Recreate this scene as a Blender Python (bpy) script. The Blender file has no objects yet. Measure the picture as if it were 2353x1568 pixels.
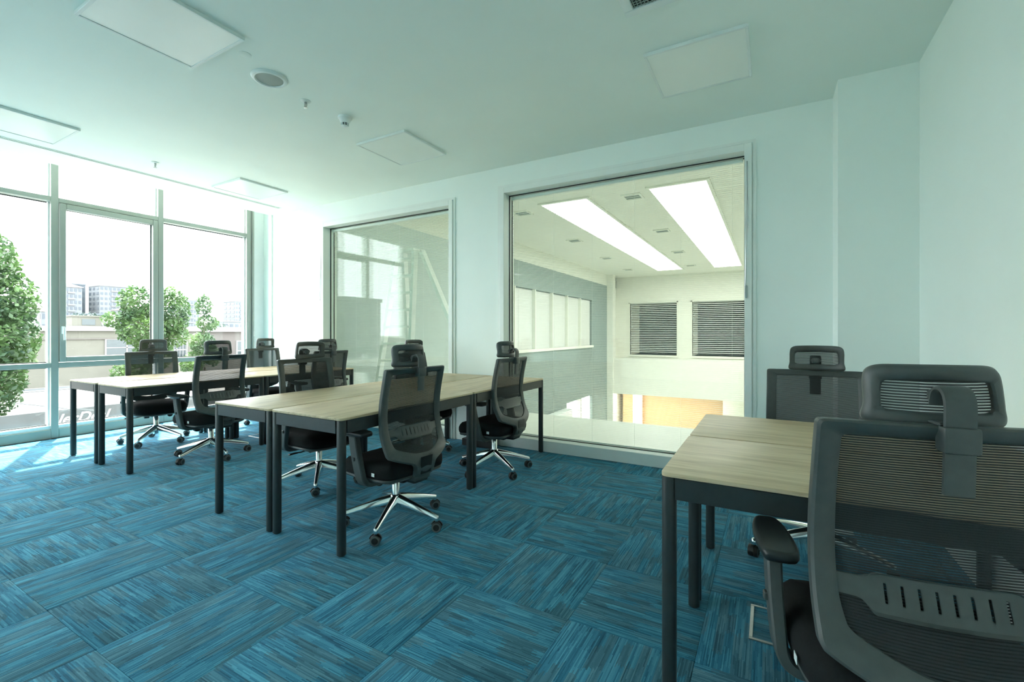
import bpy, bmesh, math, random
from math import sin, cos, pi, radians, sqrt
from mathutils import Vector, Matrix

random.seed(7)
scene = bpy.context.scene
COL = scene.collection

# ------------------------------------------------------------------ camera
CAM_H = 1.21
cam_d = bpy.data.cameras.new('camera')
cam_d.sensor_width = 36.0
cam_d.lens = 36.0 * 1046.0 / 2353.0
cam_d.shift_y = -(784.0 - 766.0) / 2353.0
cam_d.clip_start = 0.02
cam_d.clip_end = 3000
cam = bpy.data.objects.new('camera', cam_d)
cam.location = (0, 0, CAM_H)
cam.rotation_euler = (pi / 2, 0, radians(29.5))
COL.objects.link(cam)
scene.camera = cam

# ------------------------------------------------------------------ sky, sun, exposure
world = bpy.data.worlds.new('hazy_sky')
scene.world = world
world.use_nodes = True
bg = world.node_tree.nodes['Background']
bg.inputs[0].default_value = (0.93, 0.965, 1.0, 1)
bg.inputs[1].default_value = 1.0
sun_d = bpy.data.lights.new('sun', 'SUN')
sun_d.energy = 2.5
sun_d.angle = radians(0.9)
sun_d.color = (1.0, 0.95, 0.86)
sun = bpy.data.objects.new('sun', sun_d)
_el = radians(61)
_to = Vector((-0.905 * cos(_el), 0.425 * cos(_el), sin(_el)))
sun.rotation_euler = _to.to_track_quat('Z', 'Y').to_euler()
sun.location = (-20, 10, 40)
COL.objects.link(sun)

vs = scene.view_settings
vs.view_transform = 'Standard'
vs.look = 'None'
vs.gamma = 1.0
vs.use_curve_mapping = False
vs.exposure = 3.7
scene.cycles.max_bounces = 14
scene.cycles.diffuse_bounces = 7
scene.cycles.glossy_bounces = 5
scene.cycles.transparent_max_bounces = 40
scene.cycles.use_denoising = True
scene.cycles.sample_clamp_indirect = 8.0


# ------------------------------------------------------------------ materials
def new_mat(name):
    m = bpy.data.materials.new(name)
    m.use_nodes = True
    nt = m.node_tree
    return m, nt, nt.nodes['Principled BSDF']


def node(nt, typ, **kw):
    n = nt.nodes.new(typ)
    for k, v in kw.items():
        setattr(n, k, v)
    return n


def ramp(nt, stops):
    r = nt.nodes.new('ShaderNodeValToRGB')
    e = r.color_ramp.elements
    while len(e) > 2:
        e.remove(e[-1])
    for i, (p, c) in enumerate(stops):
        if i < 2:
            el = e[i]
            el.position = p
        else:
            el = e.new(p)
        el.color = (c[0], c[1], c[2], 1)
    return r


def mapped(nt, scale=(1, 1, 1), coord='Object', rot=(0, 0, 0)):
    tc = nt.nodes.new('ShaderNodeTexCoord')
    mp = nt.nodes.new('ShaderNodeMapping')
    mp.inputs['Scale'].default_value = scale
    mp.inputs['Rotation'].default_value = rot
    nt.links.new(tc.outputs[coord], mp.inputs['Vector'])
    return mp


def mat(name, col, rough=0.6, metal=0.0, var=0.06, nscale=6.0, bump=0.0, bscale=200.0, spec=0.5):
    """plain painted / moulded surface with a little procedural mottling"""
    m, nt, b = new_mat(name)
    mp = mapped(nt)
    nz = node(nt, 'ShaderNodeTexNoise')
    nz.inputs['Scale'].default_value = nscale
    nz.inputs['Detail'].default_value = 4
    nt.links.new(mp.outputs[0], nz.inputs['Vector'])
    lo = [max(0, c * (1 - var)) for c in col]
    hi = [min(1, c * (1 + var)) for c in col]
    r = ramp(nt, [(0.3, lo), (0.7, hi)])
    nt.links.new(nz.outputs['Fac'], r.inputs[0])
    nt.links.new(r.outputs[0], b.inputs['Base Color'])
    b.inputs['Roughness'].default_value = rough
    b.inputs['Metallic'].default_value = metal
    b.inputs['Specular IOR Level'].default_value = spec
    if bump > 0:
        nb = node(nt, 'ShaderNodeTexNoise')
        nb.inputs['Scale'].default_value = bscale
        nt.links.new(mp.outputs[0], nb.inputs['Vector'])
        bp = node(nt, 'ShaderNodeBump')
        bp.inputs['Strength'].default_value = bump
        bp.inputs['Distance'].default_value = 0.002
        nt.links.new(nb.outputs['Fac'], bp.inputs['Height'])
        nt.links.new(bp.outputs[0], b.inputs['Normal'])
    return m


def glass_mat(name, tint, f0=0.04, top=0.8):
    """clear pane; Schlick reflectance from the facing angle, the same on both faces"""
    m, nt, b = new_mat(name)
    nt.nodes.remove(b)
    out = nt.nodes['Material Output']
    tr = node(nt, 'ShaderNodeBsdfTransparent')
    tr.inputs[0].default_value = (*tint, 1)
    gl = node(nt, 'ShaderNodeBsdfGlossy')
    gl.inputs['Roughness'].default_value = 0.0
    gl.inputs['Color'].default_value = (0.95, 1.0, 0.98, 1)
    lw = node(nt, 'ShaderNodeLayerWeight')
    lw.inputs['Blend'].default_value = 0.5
    pw = node(nt, 'ShaderNodeMath', operation='POWER')
    pw.inputs[1].default_value = 5.0
    ma = node(nt, 'ShaderNodeMath', operation='MULTIPLY_ADD', use_clamp=True)
    ma.inputs[1].default_value = top - f0
    ma.inputs[2].default_value = f0
    mx = node(nt, 'ShaderNodeMixShader')
    nt.links.new(lw.outputs['Facing'], pw.inputs[0])
    nt.links.new(pw.outputs[0], ma.inputs[0])
    nt.links.new(ma.outputs[0], mx.inputs[0])
    nt.links.new(tr.outputs[0], mx.inputs[1])
    nt.links.new(gl.outputs[0], mx.inputs[2])
    nt.links.new(mx.outputs[0], out.inputs['Surface'])
    return m


def emit_mat(name, col, strength):
    m, nt, b = new_mat(name)
    b.inputs['Base Color'].default_value = (0.8, 0.8, 0.8, 1)
    b.inputs['Emission Color'].default_value = (*col, 1)
    b.inputs['Emission Strength'].default_value = strength
    return m


def wood_mat():
    m, nt, b = new_mat('pale_oak_laminate')
    tc = node(nt, 'ShaderNodeTexCoord')
    oi = node(nt, 'ShaderNodeObjectInfo')
    ad = node(nt, 'ShaderNodeVectorMath', operation='ADD')
    sc = node(nt, 'ShaderNodeVectorMath', operation='SCALE')
    cb = node(nt, 'ShaderNodeCombineXYZ')
    for i in range(3):
        nt.links.new(oi.outputs['Random'], cb.inputs[i])
    sc.inputs['Scale'].default_value = 7.0
    nt.links.new(cb.outputs[0], sc.inputs[0])
    nt.links.new(tc.outputs['Object'], ad.inputs[0])
    nt.links.new(sc.outputs[0], ad.inputs[1])
    mp = node(nt, 'ShaderNodeMapping')
    mp.inputs['Scale'].default_value = (1.6, 16, 16)
    nt.links.new(ad.outputs[0], mp.inputs['Vector'])
    n1 = node(nt, 'ShaderNodeTexNoise')
    n1.inputs['Scale'].default_value = 1.6
    n1.inputs['Detail'].default_value = 8
    n1.inputs['Distortion'].default_value = 0.7
    nt.links.new(mp.outputs[0], n1.inputs['Vector'])
    r1 = ramp(nt, [(0.28, (0.48, 0.35, 0.205)), (0.5, (0.62, 0.475, 0.295)), (0.72, (0.73, 0.585, 0.39))])
    nt.links.new(n1.outputs['Fac'], r1.inputs[0])
    mp2 = node(nt, 'ShaderNodeMapping')
    mp2.inputs['Scale'].default_value = (5, 90, 90)
    nt.links.new(ad.outputs[0], mp2.inputs['Vector'])
    n2 = node(nt, 'ShaderNodeTexNoise')
    n2.inputs['Scale'].default_value = 1.0
    n2.inputs['Detail'].default_value = 4
    nt.links.new(mp2.outputs[0], n2.inputs['Vector'])
    r2 = ramp(nt, [(0.30, (0.62, 0.56, 0.48)), (0.42, (1, 1, 1))])
    nt.links.new(n2.outputs['Fac'], r2.inputs[0])
    mx = node(nt, 'ShaderNodeMix', data_type='RGBA', blend_type='MULTIPLY')
    mx.inputs[0].default_value = 0.75
    nt.links.new(r1.outputs[0], mx.inputs[6])
    nt.links.new(r2.outputs[0], mx.inputs[7])
    nt.links.new(mx.outputs[2], b.inputs['Base Color'])
    b.inputs['Roughness'].default_value = 0.42
    return m


def carpet_mat():
    """striated loop pile: thin yarn lines along local x, broken into dashes that shift from bundle to bundle"""
    m, nt, b = new_mat('striated_carpet')
    L = nt.links
    tc = node(nt, 'ShaderNodeTexCoord')
    oi = node(nt, 'ShaderNodeObjectInfo')
    sp = node(nt, 'ShaderNodeSeparateXYZ')
    L.new(tc.outputs['Object'], sp.inputs[0])
    seed = node(nt, 'ShaderNodeMath', operation='MULTIPLY')
    seed.inputs[1].default_value = 97.0
    L.new(oi.outputs['Random'], seed.inputs[0])

    def mth(op, a, c=None, d=None):
        n = node(nt, 'ShaderNodeMath', operation=op)
        for k, v in enumerate((a, c, d)):
            if v is None:
                continue
            if isinstance(v, (int, float)):
                n.inputs[k].default_value = v
            else:
                L.new(v, n.inputs[k])
        return n.outputs[0]

    def wn(x, y, z):
        cb = node(nt, 'ShaderNodeCombineXYZ')
        for k, v in enumerate((x, y, z)):
            if isinstance(v, (int, float)):
                cb.inputs[k].default_value = v
            else:
                L.new(v, cb.inputs[k])
        w = node(nt, 'ShaderNodeTexWhiteNoise', noise_dimensions='3D')
        L.new(cb.outputs[0], w.inputs['Vector'])
        return w.outputs['Value']
    X, Y, S = sp.outputs[0], sp.outputs[1], seed.outputs[0]
    line = mth('FLOOR', mth('MULTIPLY', Y, 235.0))
    bund = mth('FLOOR', mth('MULTIPLY', Y, 30.0))
    boff = wn(bund, 3.1, S)
    loff = wn(line, 8.7, S)
    seg = mth('FLOOR', mth('ADD', mth('MULTIPLY', X, 7.5), mth('ADD', mth('MULTIPLY', boff, 4.0), mth('MULTIPLY', loff, 0.30))))
    seg2 = mth('FLOOR', mth('ADD', mth('MULTIPLY', X, 9.0), mth('MULTIPLY', loff, 6.0)))
    v_blk = wn(seg, bund, S)
    v_lin = wn(line, seg2, S)
    v_row = wn(line, 1.7, S)
    cb = node(nt, 'ShaderNodeCombineXYZ')
    L.new(mth('ADD', X, S), cb.inputs[0])
    L.new(Y, cb.inputs[1])
    fine = node(nt, 'ShaderNodeTexNoise')
    fine.inputs['Scale'].default_value = 420.0
    fine.inputs['Detail'].default_value = 1
    L.new(cb.outputs[0], fine.inputs['Vector'])
    tone = mth('ADD', mth('MULTIPLY_ADD', v_blk, 0.20, 0.12), mth('ADD', mth('MULTIPLY', v_lin, 0.34), mth('MULTIPLY', v_row, 0.22)))
    tone = mth('ADD', tone, mth('MULTIPLY', mth('SUBTRACT', fine.outputs['Fac'], 0.5), 0.35))
    rb = ramp(nt, [(0.12, (0.011, 0.060, 0.104)), (0.36, (0.027, 0.150, 0.240)), (0.55, (0.054, 0.240, 0.360)), (0.85, (0.115, 0.395, 0.545))])
    rg = ramp(nt, [(0.15, (0.024, 0.076, 0.105)), (0.50, (0.064, 0.160, 0.205)), (0.85, (0.135, 0.275, 0.330))])
    L.new(tone, rb.inputs[0])
    L.new(tone, rg.inputs[0])
    gsel = ramp(nt, [(0.50, (0, 0, 0)), (0.58, (1, 1, 1))])
    L.new(wn(seg, bund, mth('ADD', S, 5.0)), gsel.inputs[0])
    mx = node(nt, 'ShaderNodeMix', data_type='RGBA', blend_type='MIX')
    L.new(mth('MULTIPLY', gsel.outputs[0], 0.74), mx.inputs[0])
    L.new(rb.outputs[0], mx.inputs[6])
    L.new(rg.outputs[0], mx.inputs[7])
    L.new(mx.outputs[2], b.inputs['Base Color'])
    b.inputs['Roughness'].default_value = 0.95
    b.inputs['Specular IOR Level'].default_value = 0.12
    b.inputs['Sheen Weight'].default_value = 0.15
    b.inputs['Sheen Roughness'].default_value = 0.5
    b.inputs['Sheen Tint'].default_value = (0.4, 0.75, 0.95, 1)
    bp = node(nt, 'ShaderNodeBump')
    bp.inputs['Strength'].default_value = 0.4
    bp.inputs['Distance'].default_value = 0.003
    L.new(fine.outputs['Fac'], bp.inputs['Height'])
    L.new(bp.outputs[0], b.inputs['Normal'])
    return m


def netting_mat(name, col, period, lo, hi):
    """woven mesh: horizontal threads with see-through gaps"""
    m, nt, b = new_mat(name)
    out = nt.nodes['Material Output']
    mp = mapped(nt)
    wv = node(nt, 'ShaderNodeTexWave', wave_type='BANDS', bands_direction='Z')
    wv.inputs['Scale'].default_value = (2 * pi / 20.0) / period
    wv.inputs['Distortion'].default_value = 0.9
    wv.inputs['Detail'].default_value = 2
    wv.inputs['Detail Scale'].default_value = 0.35
    nt.links.new(mp.outputs[0], wv.inputs['Vector'])
    r = ramp(nt, [(0.45, (lo,) * 3), (0.82, (hi,) * 3)])
    nt.links.new(wv.outputs['Fac'], r.inputs[0])
    tr = node(nt, 'ShaderNodeBsdfTransparent')
    mx = node(nt, 'ShaderNodeMixShader')
    b.inputs['Base Color'].default_value = (*col, 1)
    b.inputs['Roughness'].default_value = 0.75
    nt.links.new(r.outputs[0], mx.inputs[0])
    nt.links.new(b.outputs[0], mx.inputs[1])
    nt.links.new(tr.outputs[0], mx.inputs[2])
    nt.links.new(mx.outputs[0], out.inputs['Surface'])
    return m


def leaf_mat(name, dark, light, trans=0.35, scale=1.2):
    m, nt, b = new_mat(name)
    out = nt.nodes['Material Output']
    mp = mapped(nt)
    nz = node(nt, 'ShaderNodeTexNoise')
    nz.inputs['Scale'].default_value = scale
    nz.inputs['Detail'].default_value = 6
    nt.links.new(mp.outputs[0], nz.inputs['Vector'])
    r = ramp(nt, [(0.32, dark), (0.68, light)])
    nt.links.new(nz.outputs['Fac'], r.inputs[0])
    nt.links.new(r.outputs[0], b.inputs['Base Color'])
    b.inputs['Roughness'].default_value = 0.55
    tl = node(nt, 'ShaderNodeBsdfTranslucent')
    nt.links.new(r.outputs[0], tl.inputs[0])
    mx = node(nt, 'ShaderNodeMixShader')
    mx.inputs[0].default_value = trans
    nt.links.new(b.outputs[0], mx.inputs[1])
    nt.links.new(tl.outputs[0], mx.inputs[2])
    nt.links.new(mx.outputs[0], out.inputs['Surface'])
    return m


M = {}
M['paint'] = mat('cast_tinted_wall_paint', (0.872, 0.948, 0.896), 0.55, var=0.012, nscale=2, bump=0.05)  # white paint with the greenish light cast put into its colour
M['ceil'] = mat('cast_tinted_ceiling_paint', (0.872, 0.948, 0.886), 0.7, var=0.012, nscale=2)  # same greenish light cast carried in the ceiling colour
M['frame'] = mat('pale_grey_window_frame', (0.84, 0.89, 0.845), 0.38, var=0.02)
M['alu'] = mat('grey_green_facade_aluminium', (0.35, 0.385, 0.345), 0.35, var=0.03)
M['bead'] = mat('white_glazing_bead', (0.80, 0.85, 0.85), 0.4, var=0.02)
M['gasket'] = mat('black_rubber_gasket', (0.02, 0.03, 0.03), 0.6)
M['glass'] = glass_mat('facade_glass', (0.975, 0.993, 0.988), 0.02)
M['iglass'] = glass_mat('interior_double_glazing', (0.975, 0.995, 0.982), 0.015, 0.6)
M['slat'] = mat('white_blind_slat', (0.82, 0.86, 0.82), 0.45, var=0.02)
M['wood'] = wood_mat()
M['desk'] = mat('charcoal_powder_coated_steel', (0.025, 0.032, 0.033), 0.40, var=0.10, nscale=30, bump=0.05, bscale=600)
M['carpet'] = carpet_mat()
M['screed'] = mat('grey_floor_screed', (0.06, 0.09, 0.10), 0.9)
M['plastic'] = mat('charcoal_moulded_plastic', (0.064, 0.075, 0.072), 0.42, var=0.08, nscale=40, bump=0.12, bscale=900)
M['plastic_d'] = mat('black_moulded_plastic', (0.012, 0.015, 0.016), 0.38, var=0.1, nscale=40)
M['cushion'] = mat('black_seat_fabric', (0.0085, 0.0105, 0.011), 0.9, var=0.2, nscale=120, bump=0.3, bscale=900, spec=0.25)
M['net'] = netting_mat('black_back_mesh', (0.016, 0.020, 0.021), 0.0056, 0.02, 0.30)
M['net_h'] = netting_mat('black_headrest_mesh', (0.022, 0.028, 0.030), 0.0062, 0.03, 0.46)
M['chrome'] = mat('polished_aluminium', (0.82, 0.86, 0.86), 0.13, 1.0, var=0.02)
M['tyre'] = mat('black_caster_rubber', (0.012, 0.014, 0.014), 0.5)
M['hubcap'] = mat('grey_caster_cap', (0.10, 0.115, 0.115), 0.45)
M['white'] = mat('white_plastic', (0.80, 0.86, 0.83), 0.4, var=0.02)
M['panel'] = mat('opal_light_diffuser', (0.86, 0.915, 0.865), 0.3, var=0.015, nscale=3)
M['dark'] = mat('dark_slot_interior', (0.012, 0.016, 0.016), 0.8)
M['speaker'] = mat('grey_metal_grille', (0.36, 0.41, 0.37), 0.6, bump=0.5, bscale=700)
M['steel'] = mat('brushed_steel', (0.45, 0.48, 0.47), 0.3, 1.0)
M['ladder'] = mat('white_painted_wood', (0.86, 0.90, 0.87), 0.6, var=0.05)
# atrium
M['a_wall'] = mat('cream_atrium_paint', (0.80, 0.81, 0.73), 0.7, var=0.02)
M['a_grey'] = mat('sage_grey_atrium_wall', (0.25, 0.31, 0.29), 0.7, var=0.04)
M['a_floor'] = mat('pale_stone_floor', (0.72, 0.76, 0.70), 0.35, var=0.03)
M['a_dark'] = mat('dark_office_interior', (0.03, 0.05, 0.045), 0.7)
M['a_orange'] = mat('peach_orange_wall', (0.90, 0.62, 0.36), 0.8, var=0.03)
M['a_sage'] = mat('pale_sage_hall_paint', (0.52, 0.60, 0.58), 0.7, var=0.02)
M['a_white'] = mat('translucent_white_roller_blind', (0.66, 0.68, 0.64), 0.7, var=0.02)
M['a_light'] = emit_mat('ceiling_light_panel', (1.0, 0.98, 0.96), 0.52)
M['a_down'] = emit_mat('under_balcony_lamp', (1.0, 0.95, 0.86), 2.2)
M['a_door'] = emit_mat('lit_doorway', (1.0, 0.98, 0.94), 0.2)
# outside
M['street'] = mat('sunlit_pale_paving', (0.19, 0.185, 0.168), 0.9, var=0.06, nscale=0.5)
M['asphalt'] = mat('grey_asphalt', (0.066, 0.075, 0.078), 0.9, var=0.1, nscale=2)
M['hoard'] = mat('weathered_grey_sheet', (0.030, 0.037, 0.040), 0.6, var=0.16, nscale=2.5)
M['render'] = mat('beige_render', (0.098, 0.097, 0.080), 0.9, var=0.06, nscale=0.8)
M['render2'] = mat('brown_grey_render', (0.085, 0.076, 0.070), 0.9, var=0.06, nscale=0.8)
M['roofw'] = mat('white_sheet_roofing', (0.20, 0.205, 0.20), 0.6, var=0.05)
M['winglass'] = mat('dark_window_pane', (0.028, 0.040, 0.042), 0.15)
M['towerw'] = mat('hazed_pale_tower_facade', (0.118, 0.130, 0.140), 0.9, var=0.04, nscale=0.1)  # distance haze put into the pale facade colour
M['towerg'] = mat('hazed_slate_tower_facade', (0.075, 0.092, 0.105), 0.9, var=0.04, nscale=0.1)  # slate facade, blued by distance haze in the colour
M['towerwin'] = mat('blue_grey_tower_window', (0.045, 0.058, 0.072), 0.4)
M['roofred'] = mat('pale_red_roof_tile', (0.197, 0.155, 0.146), 0.9)  # greyed red tone for the far roofs
M['leaf1'] = leaf_mat('plane_tree_leaves', (0.009, 0.032, 0.016), (0.060, 0.120, 0.028), 0.3)
M['leaf2'] = leaf_mat('young_tree_leaves', (0.012, 0.045, 0.018), (0.080, 0.150, 0.035), 0.3)
M['leaf3'] = leaf_mat('hazed_far_foliage', (0.047, 0.075, 0.070), (0.080, 0.113, 0.094), 0.1, 0.15)  # foliage muted to blue-green, distance haze put into the colour
M['bark'] = mat('grey_bark', (0.20, 0.17, 0.13), 0.9, var=0.2, nscale=5)


# ------------------------------------------------------------------ mesh helpers
class MB:
    def __init__(self):
        self.v = []
        self.f = []

    def add(self, vs, fs):
        o = len(self.v)
        self.v += [tuple(p) for p in vs]
        self.f += [tuple(i + o for i in f) for f in fs]
        return self

    def box(self, x0, x1, y0, y1, z0, z1):
        v = [(x0, y0, z0), (x1, y0, z0), (x1, y1, z0), (x0, y1, z0), (x0, y0, z1), (x1, y0, z1), (x1, y1, z1), (x0, y1, z1)]
        f = [(0, 3, 2, 1), (4, 5, 6, 7), (0, 1, 5, 4), (1, 2, 6, 5), (2, 3, 7, 6), (3, 0, 4, 7)]
        return self.add(v, f)

    def rbox(self, x0, x1, y0, y1, z0, z1, r=0.005, seg=2):
        bm = bmesh.new()
        bmesh.ops.create_cube(bm, size=1.0)
        for v in bm.verts:
            v.co = Vector(((x0 + x1) / 2 + v.co.x * (x1 - x0), (y0 + y1) / 2 + v.co.y * (y1 - y0), (z0 + z1) / 2 + v.co.z * (z1 - z0)))
        bmesh.ops.bevel(bm, geom=list(bm.edges), offset=r, segments=seg, profile=0.5, affect='EDGES')
        bm.verts.index_update()
        self.add([v.co[:] for v in bm.verts], [[v.index for v in f.verts] for f in bm.faces])
        bm.free()
        return self

    def lathe(self, prof, n=24, c=(0, 0, 0), axis='z'):
        vs, fs = [], []
        for r, z in prof:
            for i in range(n):
                a = 2 * pi * i / n
                p = (r * cos(a), r * sin(a), z)
                if axis == 'x':
                    p = (z, r * cos(a), r * sin(a))
                elif axis == 'y':
                    p = (r * sin(a), z, r * cos(a))
                vs.append((p[0] + c[0], p[1] + c[1], p[2] + c[2]))
        for k in range(len(prof) - 1):
            for i in range(n):
                j = (i + 1) % n
                fs.append((k * n + i, k * n + j, (k + 1) * n + j, (k + 1) * n + i))
        fs.append(tuple(range(n))[::-1])
        fs.append(tuple((len(prof) - 1) * n + i for i in range(n)))
        return self.add(vs, fs)

    def sweep(self, path, section, scales=None, side=None, close=False):
        """section = list of (a, b): a along the side vector, b along the in-plane normal"""
        n = len(section)
        vs, fs = [], []
        P = [Vector(p) for p in path]
        for k, p in enumerate(P):
            if close:
                t = P[(k + 1) % len(P)] - P[k - 1]
            else:
                t = P[min(k + 1, len(P) - 1)] - P[max(k - 1, 0)]
            t.normalize()
            if side is not None:
                s = Vector(side)
            else:
                s = t.cross(Vector((0, 0, 1)))
                if s.length < 1e-3:
                    s = Vector((1, 0, 0))
            s = (s - t * s.dot(t)).normalized()
            nn = s.cross(t)
            sc = scales[k] if scales else (1, 1)
            for a, b in section:
                vs.append(p + s * a * sc[0] + nn * b * sc[1])
        m = len(P)
        for k in range(m if close else m - 1):
            k2 = (k + 1) % m
            for i in range(n):
                j = (i + 1) % n
                fs.append((k * n + i, k * n + j, k2 * n + j, k2 * n + i))
        if not close:
            fs.append(tuple(range(n))[::-1])
            fs.append(tuple((m - 1) * n + i for i in range(n)))
        return self.add(vs, fs)

    def tube(self, path, r, n=8, side=None):
        sec = [(cos(2 * pi * i / n), sin(2 * pi * i / n)) for i in range(n)]
        rs = r if isinstance(r, (list, tuple)) else [r] * len(path)
        return self.sweep(path, sec, [(q, q) for q in rs], side)

    def prism(self, outline, z0, z1, r=0.0):
        """outline (x, y) counter-clockwise; small rounded rim"""
        n = len(outline)
        cx = sum(p[0] for p in outline) / n
        cy = sum(p[1] for p in outline) / n

        def inset(d):
            res = []
            for k in range(n):
                a, b, c = Vector(outline[k - 1]), Vector(outline[k]), Vector(outline[(k + 1) % n])
                e = ((b - a).normalized() + (c - b).normalized())
                if e.length < 1e-6:
                    e = (c - b)
                e.normalize()
                res.append((b.x - e.y * d, b.y + e.x * d))
            return res
        rings = []
        if r > 0:
            for t in (0, 0.3, 0.7, 1):
                rings.append((inset(r * (1 - sin(t * pi / 2))), z0 + r * (1 - cos(t * pi / 2))))
            for t in (0, 0.3, 0.7, 1):
                rings.append((inset(r * (1 - cos(t * pi / 2))), z1 - r * (1 - sin(t * pi / 2))))
        else:
            rings = [(outline, z0), (outline, z1)]
        vs, fs = [], []
        for o, z in rings:
            vs += [(p[0], p[1], z) for p in o]
        for k in range(len(rings) - 1):
            for i in range(n):
                j = (i + 1) % n
                fs.append((k * n + i, k * n + j, (k + 1) * n + j, (k + 1) * n + i))
        fs.append(tuple(range(n))[::-1])
        fs.append(tuple((len(rings) - 1) * n + i for i in range(n)))
        return self.add(vs, fs)

    def xform(self, mtx):
        self.v = [tuple(mtx @ Vector(p)) for p in self.v]
        return self

    def mesh(self, name, m, smooth=True, angle=35):
        me = bpy.data.meshes.new(name)
        me.from_pydata(self.v, [], self.f)
        me.validate()
        if smooth:
            me.polygons.foreach_set('use_smooth', [True] * len(me.polygons))
            me.set_sharp_from_angle(angle=radians(angle))
        if m is not None:
            me.materials.append(m)
        me.update()
        return me

    def build(self, name, m, parent=None, smooth=True, angle=35, loc=None):
        return link(name, self.mesh(name, m, smooth, angle), parent, loc)


def link(name, me, parent=None, loc=None):
    o = bpy.data.objects.new(name, me)
    COL.objects.link(o)
    if parent is not None:
        o.parent = parent
    if loc is not None:
        o.location = loc
    return o


def tag(o, label, cat, group=None, kind=None):
    o['label'] = label
    o['category'] = cat
    if group:
        o['group'] = group
    if kind:
        o['kind'] = kind
    return o


def thing(name, label, cat, loc=(0, 0, 0), rz=0.0, group=None, kind=None):
    o = bpy.data.objects.new(name, None)
    o.empty_display_size = 0.1
    COL.objects.link(o)
    o.location = loc
    o.rotation_euler = (0, 0, rz)
    return tag(o, label, cat, group, kind)


def struct(name, mb, m, label, cat, parent=None):
    o = mb.build(name, m, parent, smooth=False)
    tag(o, label, cat, kind='structure')
    return o


def copy_tree(o, parent=None):
    c = o.copy()
    COL.objects.link(c)
    c.parent = parent
    for ch in list(o.children):
        copy_tree(ch, c)
    return c


def rrect(x0, x1, y0, y1, r, n=5):
    pts = []
    for cx, cy, a0 in ((x1 - r, y0 + r, -90), (x1 - r, y1 - r, 0), (x0 + r, y1 - r, 90), (x0 + r, y0 + r, 180)):
        for k in range(n + 1):
            a = radians(a0 + 90 * k / n)
            pts.append((cx + r * cos(a), cy + r * sin(a)))
    return pts


def spline(pts, n):
    """Catmull-Rom through points (any dimension), n samples per span"""
    out = []
    P = [Vector(p) for p in pts]
    for i in range(len(P) - 1):
        p0, p1, p2, p3 = P[max(i - 1, 0)], P[i], P[i + 1], P[min(i + 2, len(P) - 1)]
        for k in range(n):
            t = k / n
            out.append(0.5 * ((2 * p1) + (p2 - p0) * t + (2 * p0 - 5 * p1 + 4 * p2 - p3) * t * t + (3 * p1 - p0 - 3 * p2 + p3) * t ** 3))
    out.append(P[-1])
    return out


def interp(x, tab):
    if x <= tab[0][0]:
        return tab[0][1]
    for (a, va), (b, vb) in zip(tab, tab[1:]):
        if x <= b:
            t = (x - a) / (b - a)
            t = t * t * (3 - 2 * t) if False else t
            return va + (vb - va) * t
    return tab[-1][1]


# ------------------------------------------------------------------ room shell
XW, XR, YB, YR, ZC = -7.16, 0.86, 4.22, -3.6, 3.0

fl = MB()
fl.box(-7.34, XR + 0.15, YR - 0.15, 4.44, -0.25, -0.012)
floor = struct('floor', fl, M['screed'], 'office floor laid with blue striated carpet tiles in quarter turn pattern', 'floor')

# carpet tiles: quarter-turn laid, every tile its own piece
PX, PY = 0.50, 0.53
tA = MB().prism(rrect(-PX / 2 + .0005, PX / 2 - .0005, -PY / 2 + .0005, PY / 2 - .0005, 0.003, 1), -0.012, 0.0, 0.0011).mesh('carpet_tile', M['carpet'])
tB = MB().prism(rrect(-PY / 2 + .0005, PY / 2 - .0005, -PX / 2 + .0005, PX / 2 - .0005, 0.003, 1), -0.012, 0.0, 0.0011).mesh('carpet_tile_turned', M['carpet'])
X0, Y0 = -0.74, 1.79
xlo, xhi, ylo, yhi = -7.13, XR, YR, 4.30
rt = random.Random(3)
for i in range(-14, 5):
    for j in range(-12, 7):
        ax, bx = X0 + i * PX, X0 + (i + 1) * PX
        ay, by = Y0 + j * PY, Y0 + (j + 1) * PY
        if bx <= xlo + 0.01 or ax >= xhi - 0.01 or by <= -2.0 or ay >= yhi - 0.01:
            continue
        cx, cy = (ax + bx) / 2, (ay + by) / 2
        cut = ax < xlo or bx > xhi or by > yhi
        par = (i + j) % 2
        if cut:
            qx0, qx1, qy0, qy1 = max(ax, xlo), min(bx, xhi), ay, min(by, yhi)
            hx, hy = (qx1 - qx0) / 2 - .0005, (qy1 - qy0) / 2 - .0005
            cx, cy = (qx0 + qx1) / 2, (qy0 + qy1) / 2
            if par:
                hx, hy = hy, hx
            me = MB().prism(rrect(-hx, hx, -hy, hy, 0.003, 1), -0.012, 0.0, 0.0011).mesh('carpet_tile_cut', M['carpet'])
        else:
            me = tB if par else tA
        o = link('carpet_tile', me, floor, (cx, cy, rt.uniform(-0.0006, 0.0)))
        o.rotation_euler = (0, 0, (pi / 2 if par else 0) + (pi if rt.random() < 0.5 else 0))
fill = MB().box(xlo, xhi, YR, Y0 - 8 * PY, -0.012, -0.001)
o = fill.build('carpet_field', M['carpet'], floor, smooth=False)
o['kind'] = 'stuff'

ce = MB()
ce.box(-6.57, XR + 0.15, YR - 0.15, 4.44, ZC, ZC + 0.2)
ce.box(-6.60, -6.57, YR - 0.15, 4.6, ZC, 3.42)
ce.box(-7.4, -6.60, YR - 0.15, 4.6, 3.36, 3.42)
ceiling = struct('ceiling', ce, M['ceil'], 'flat green-cast white ceiling with a blind pocket along the windows', 'ceiling')

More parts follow.
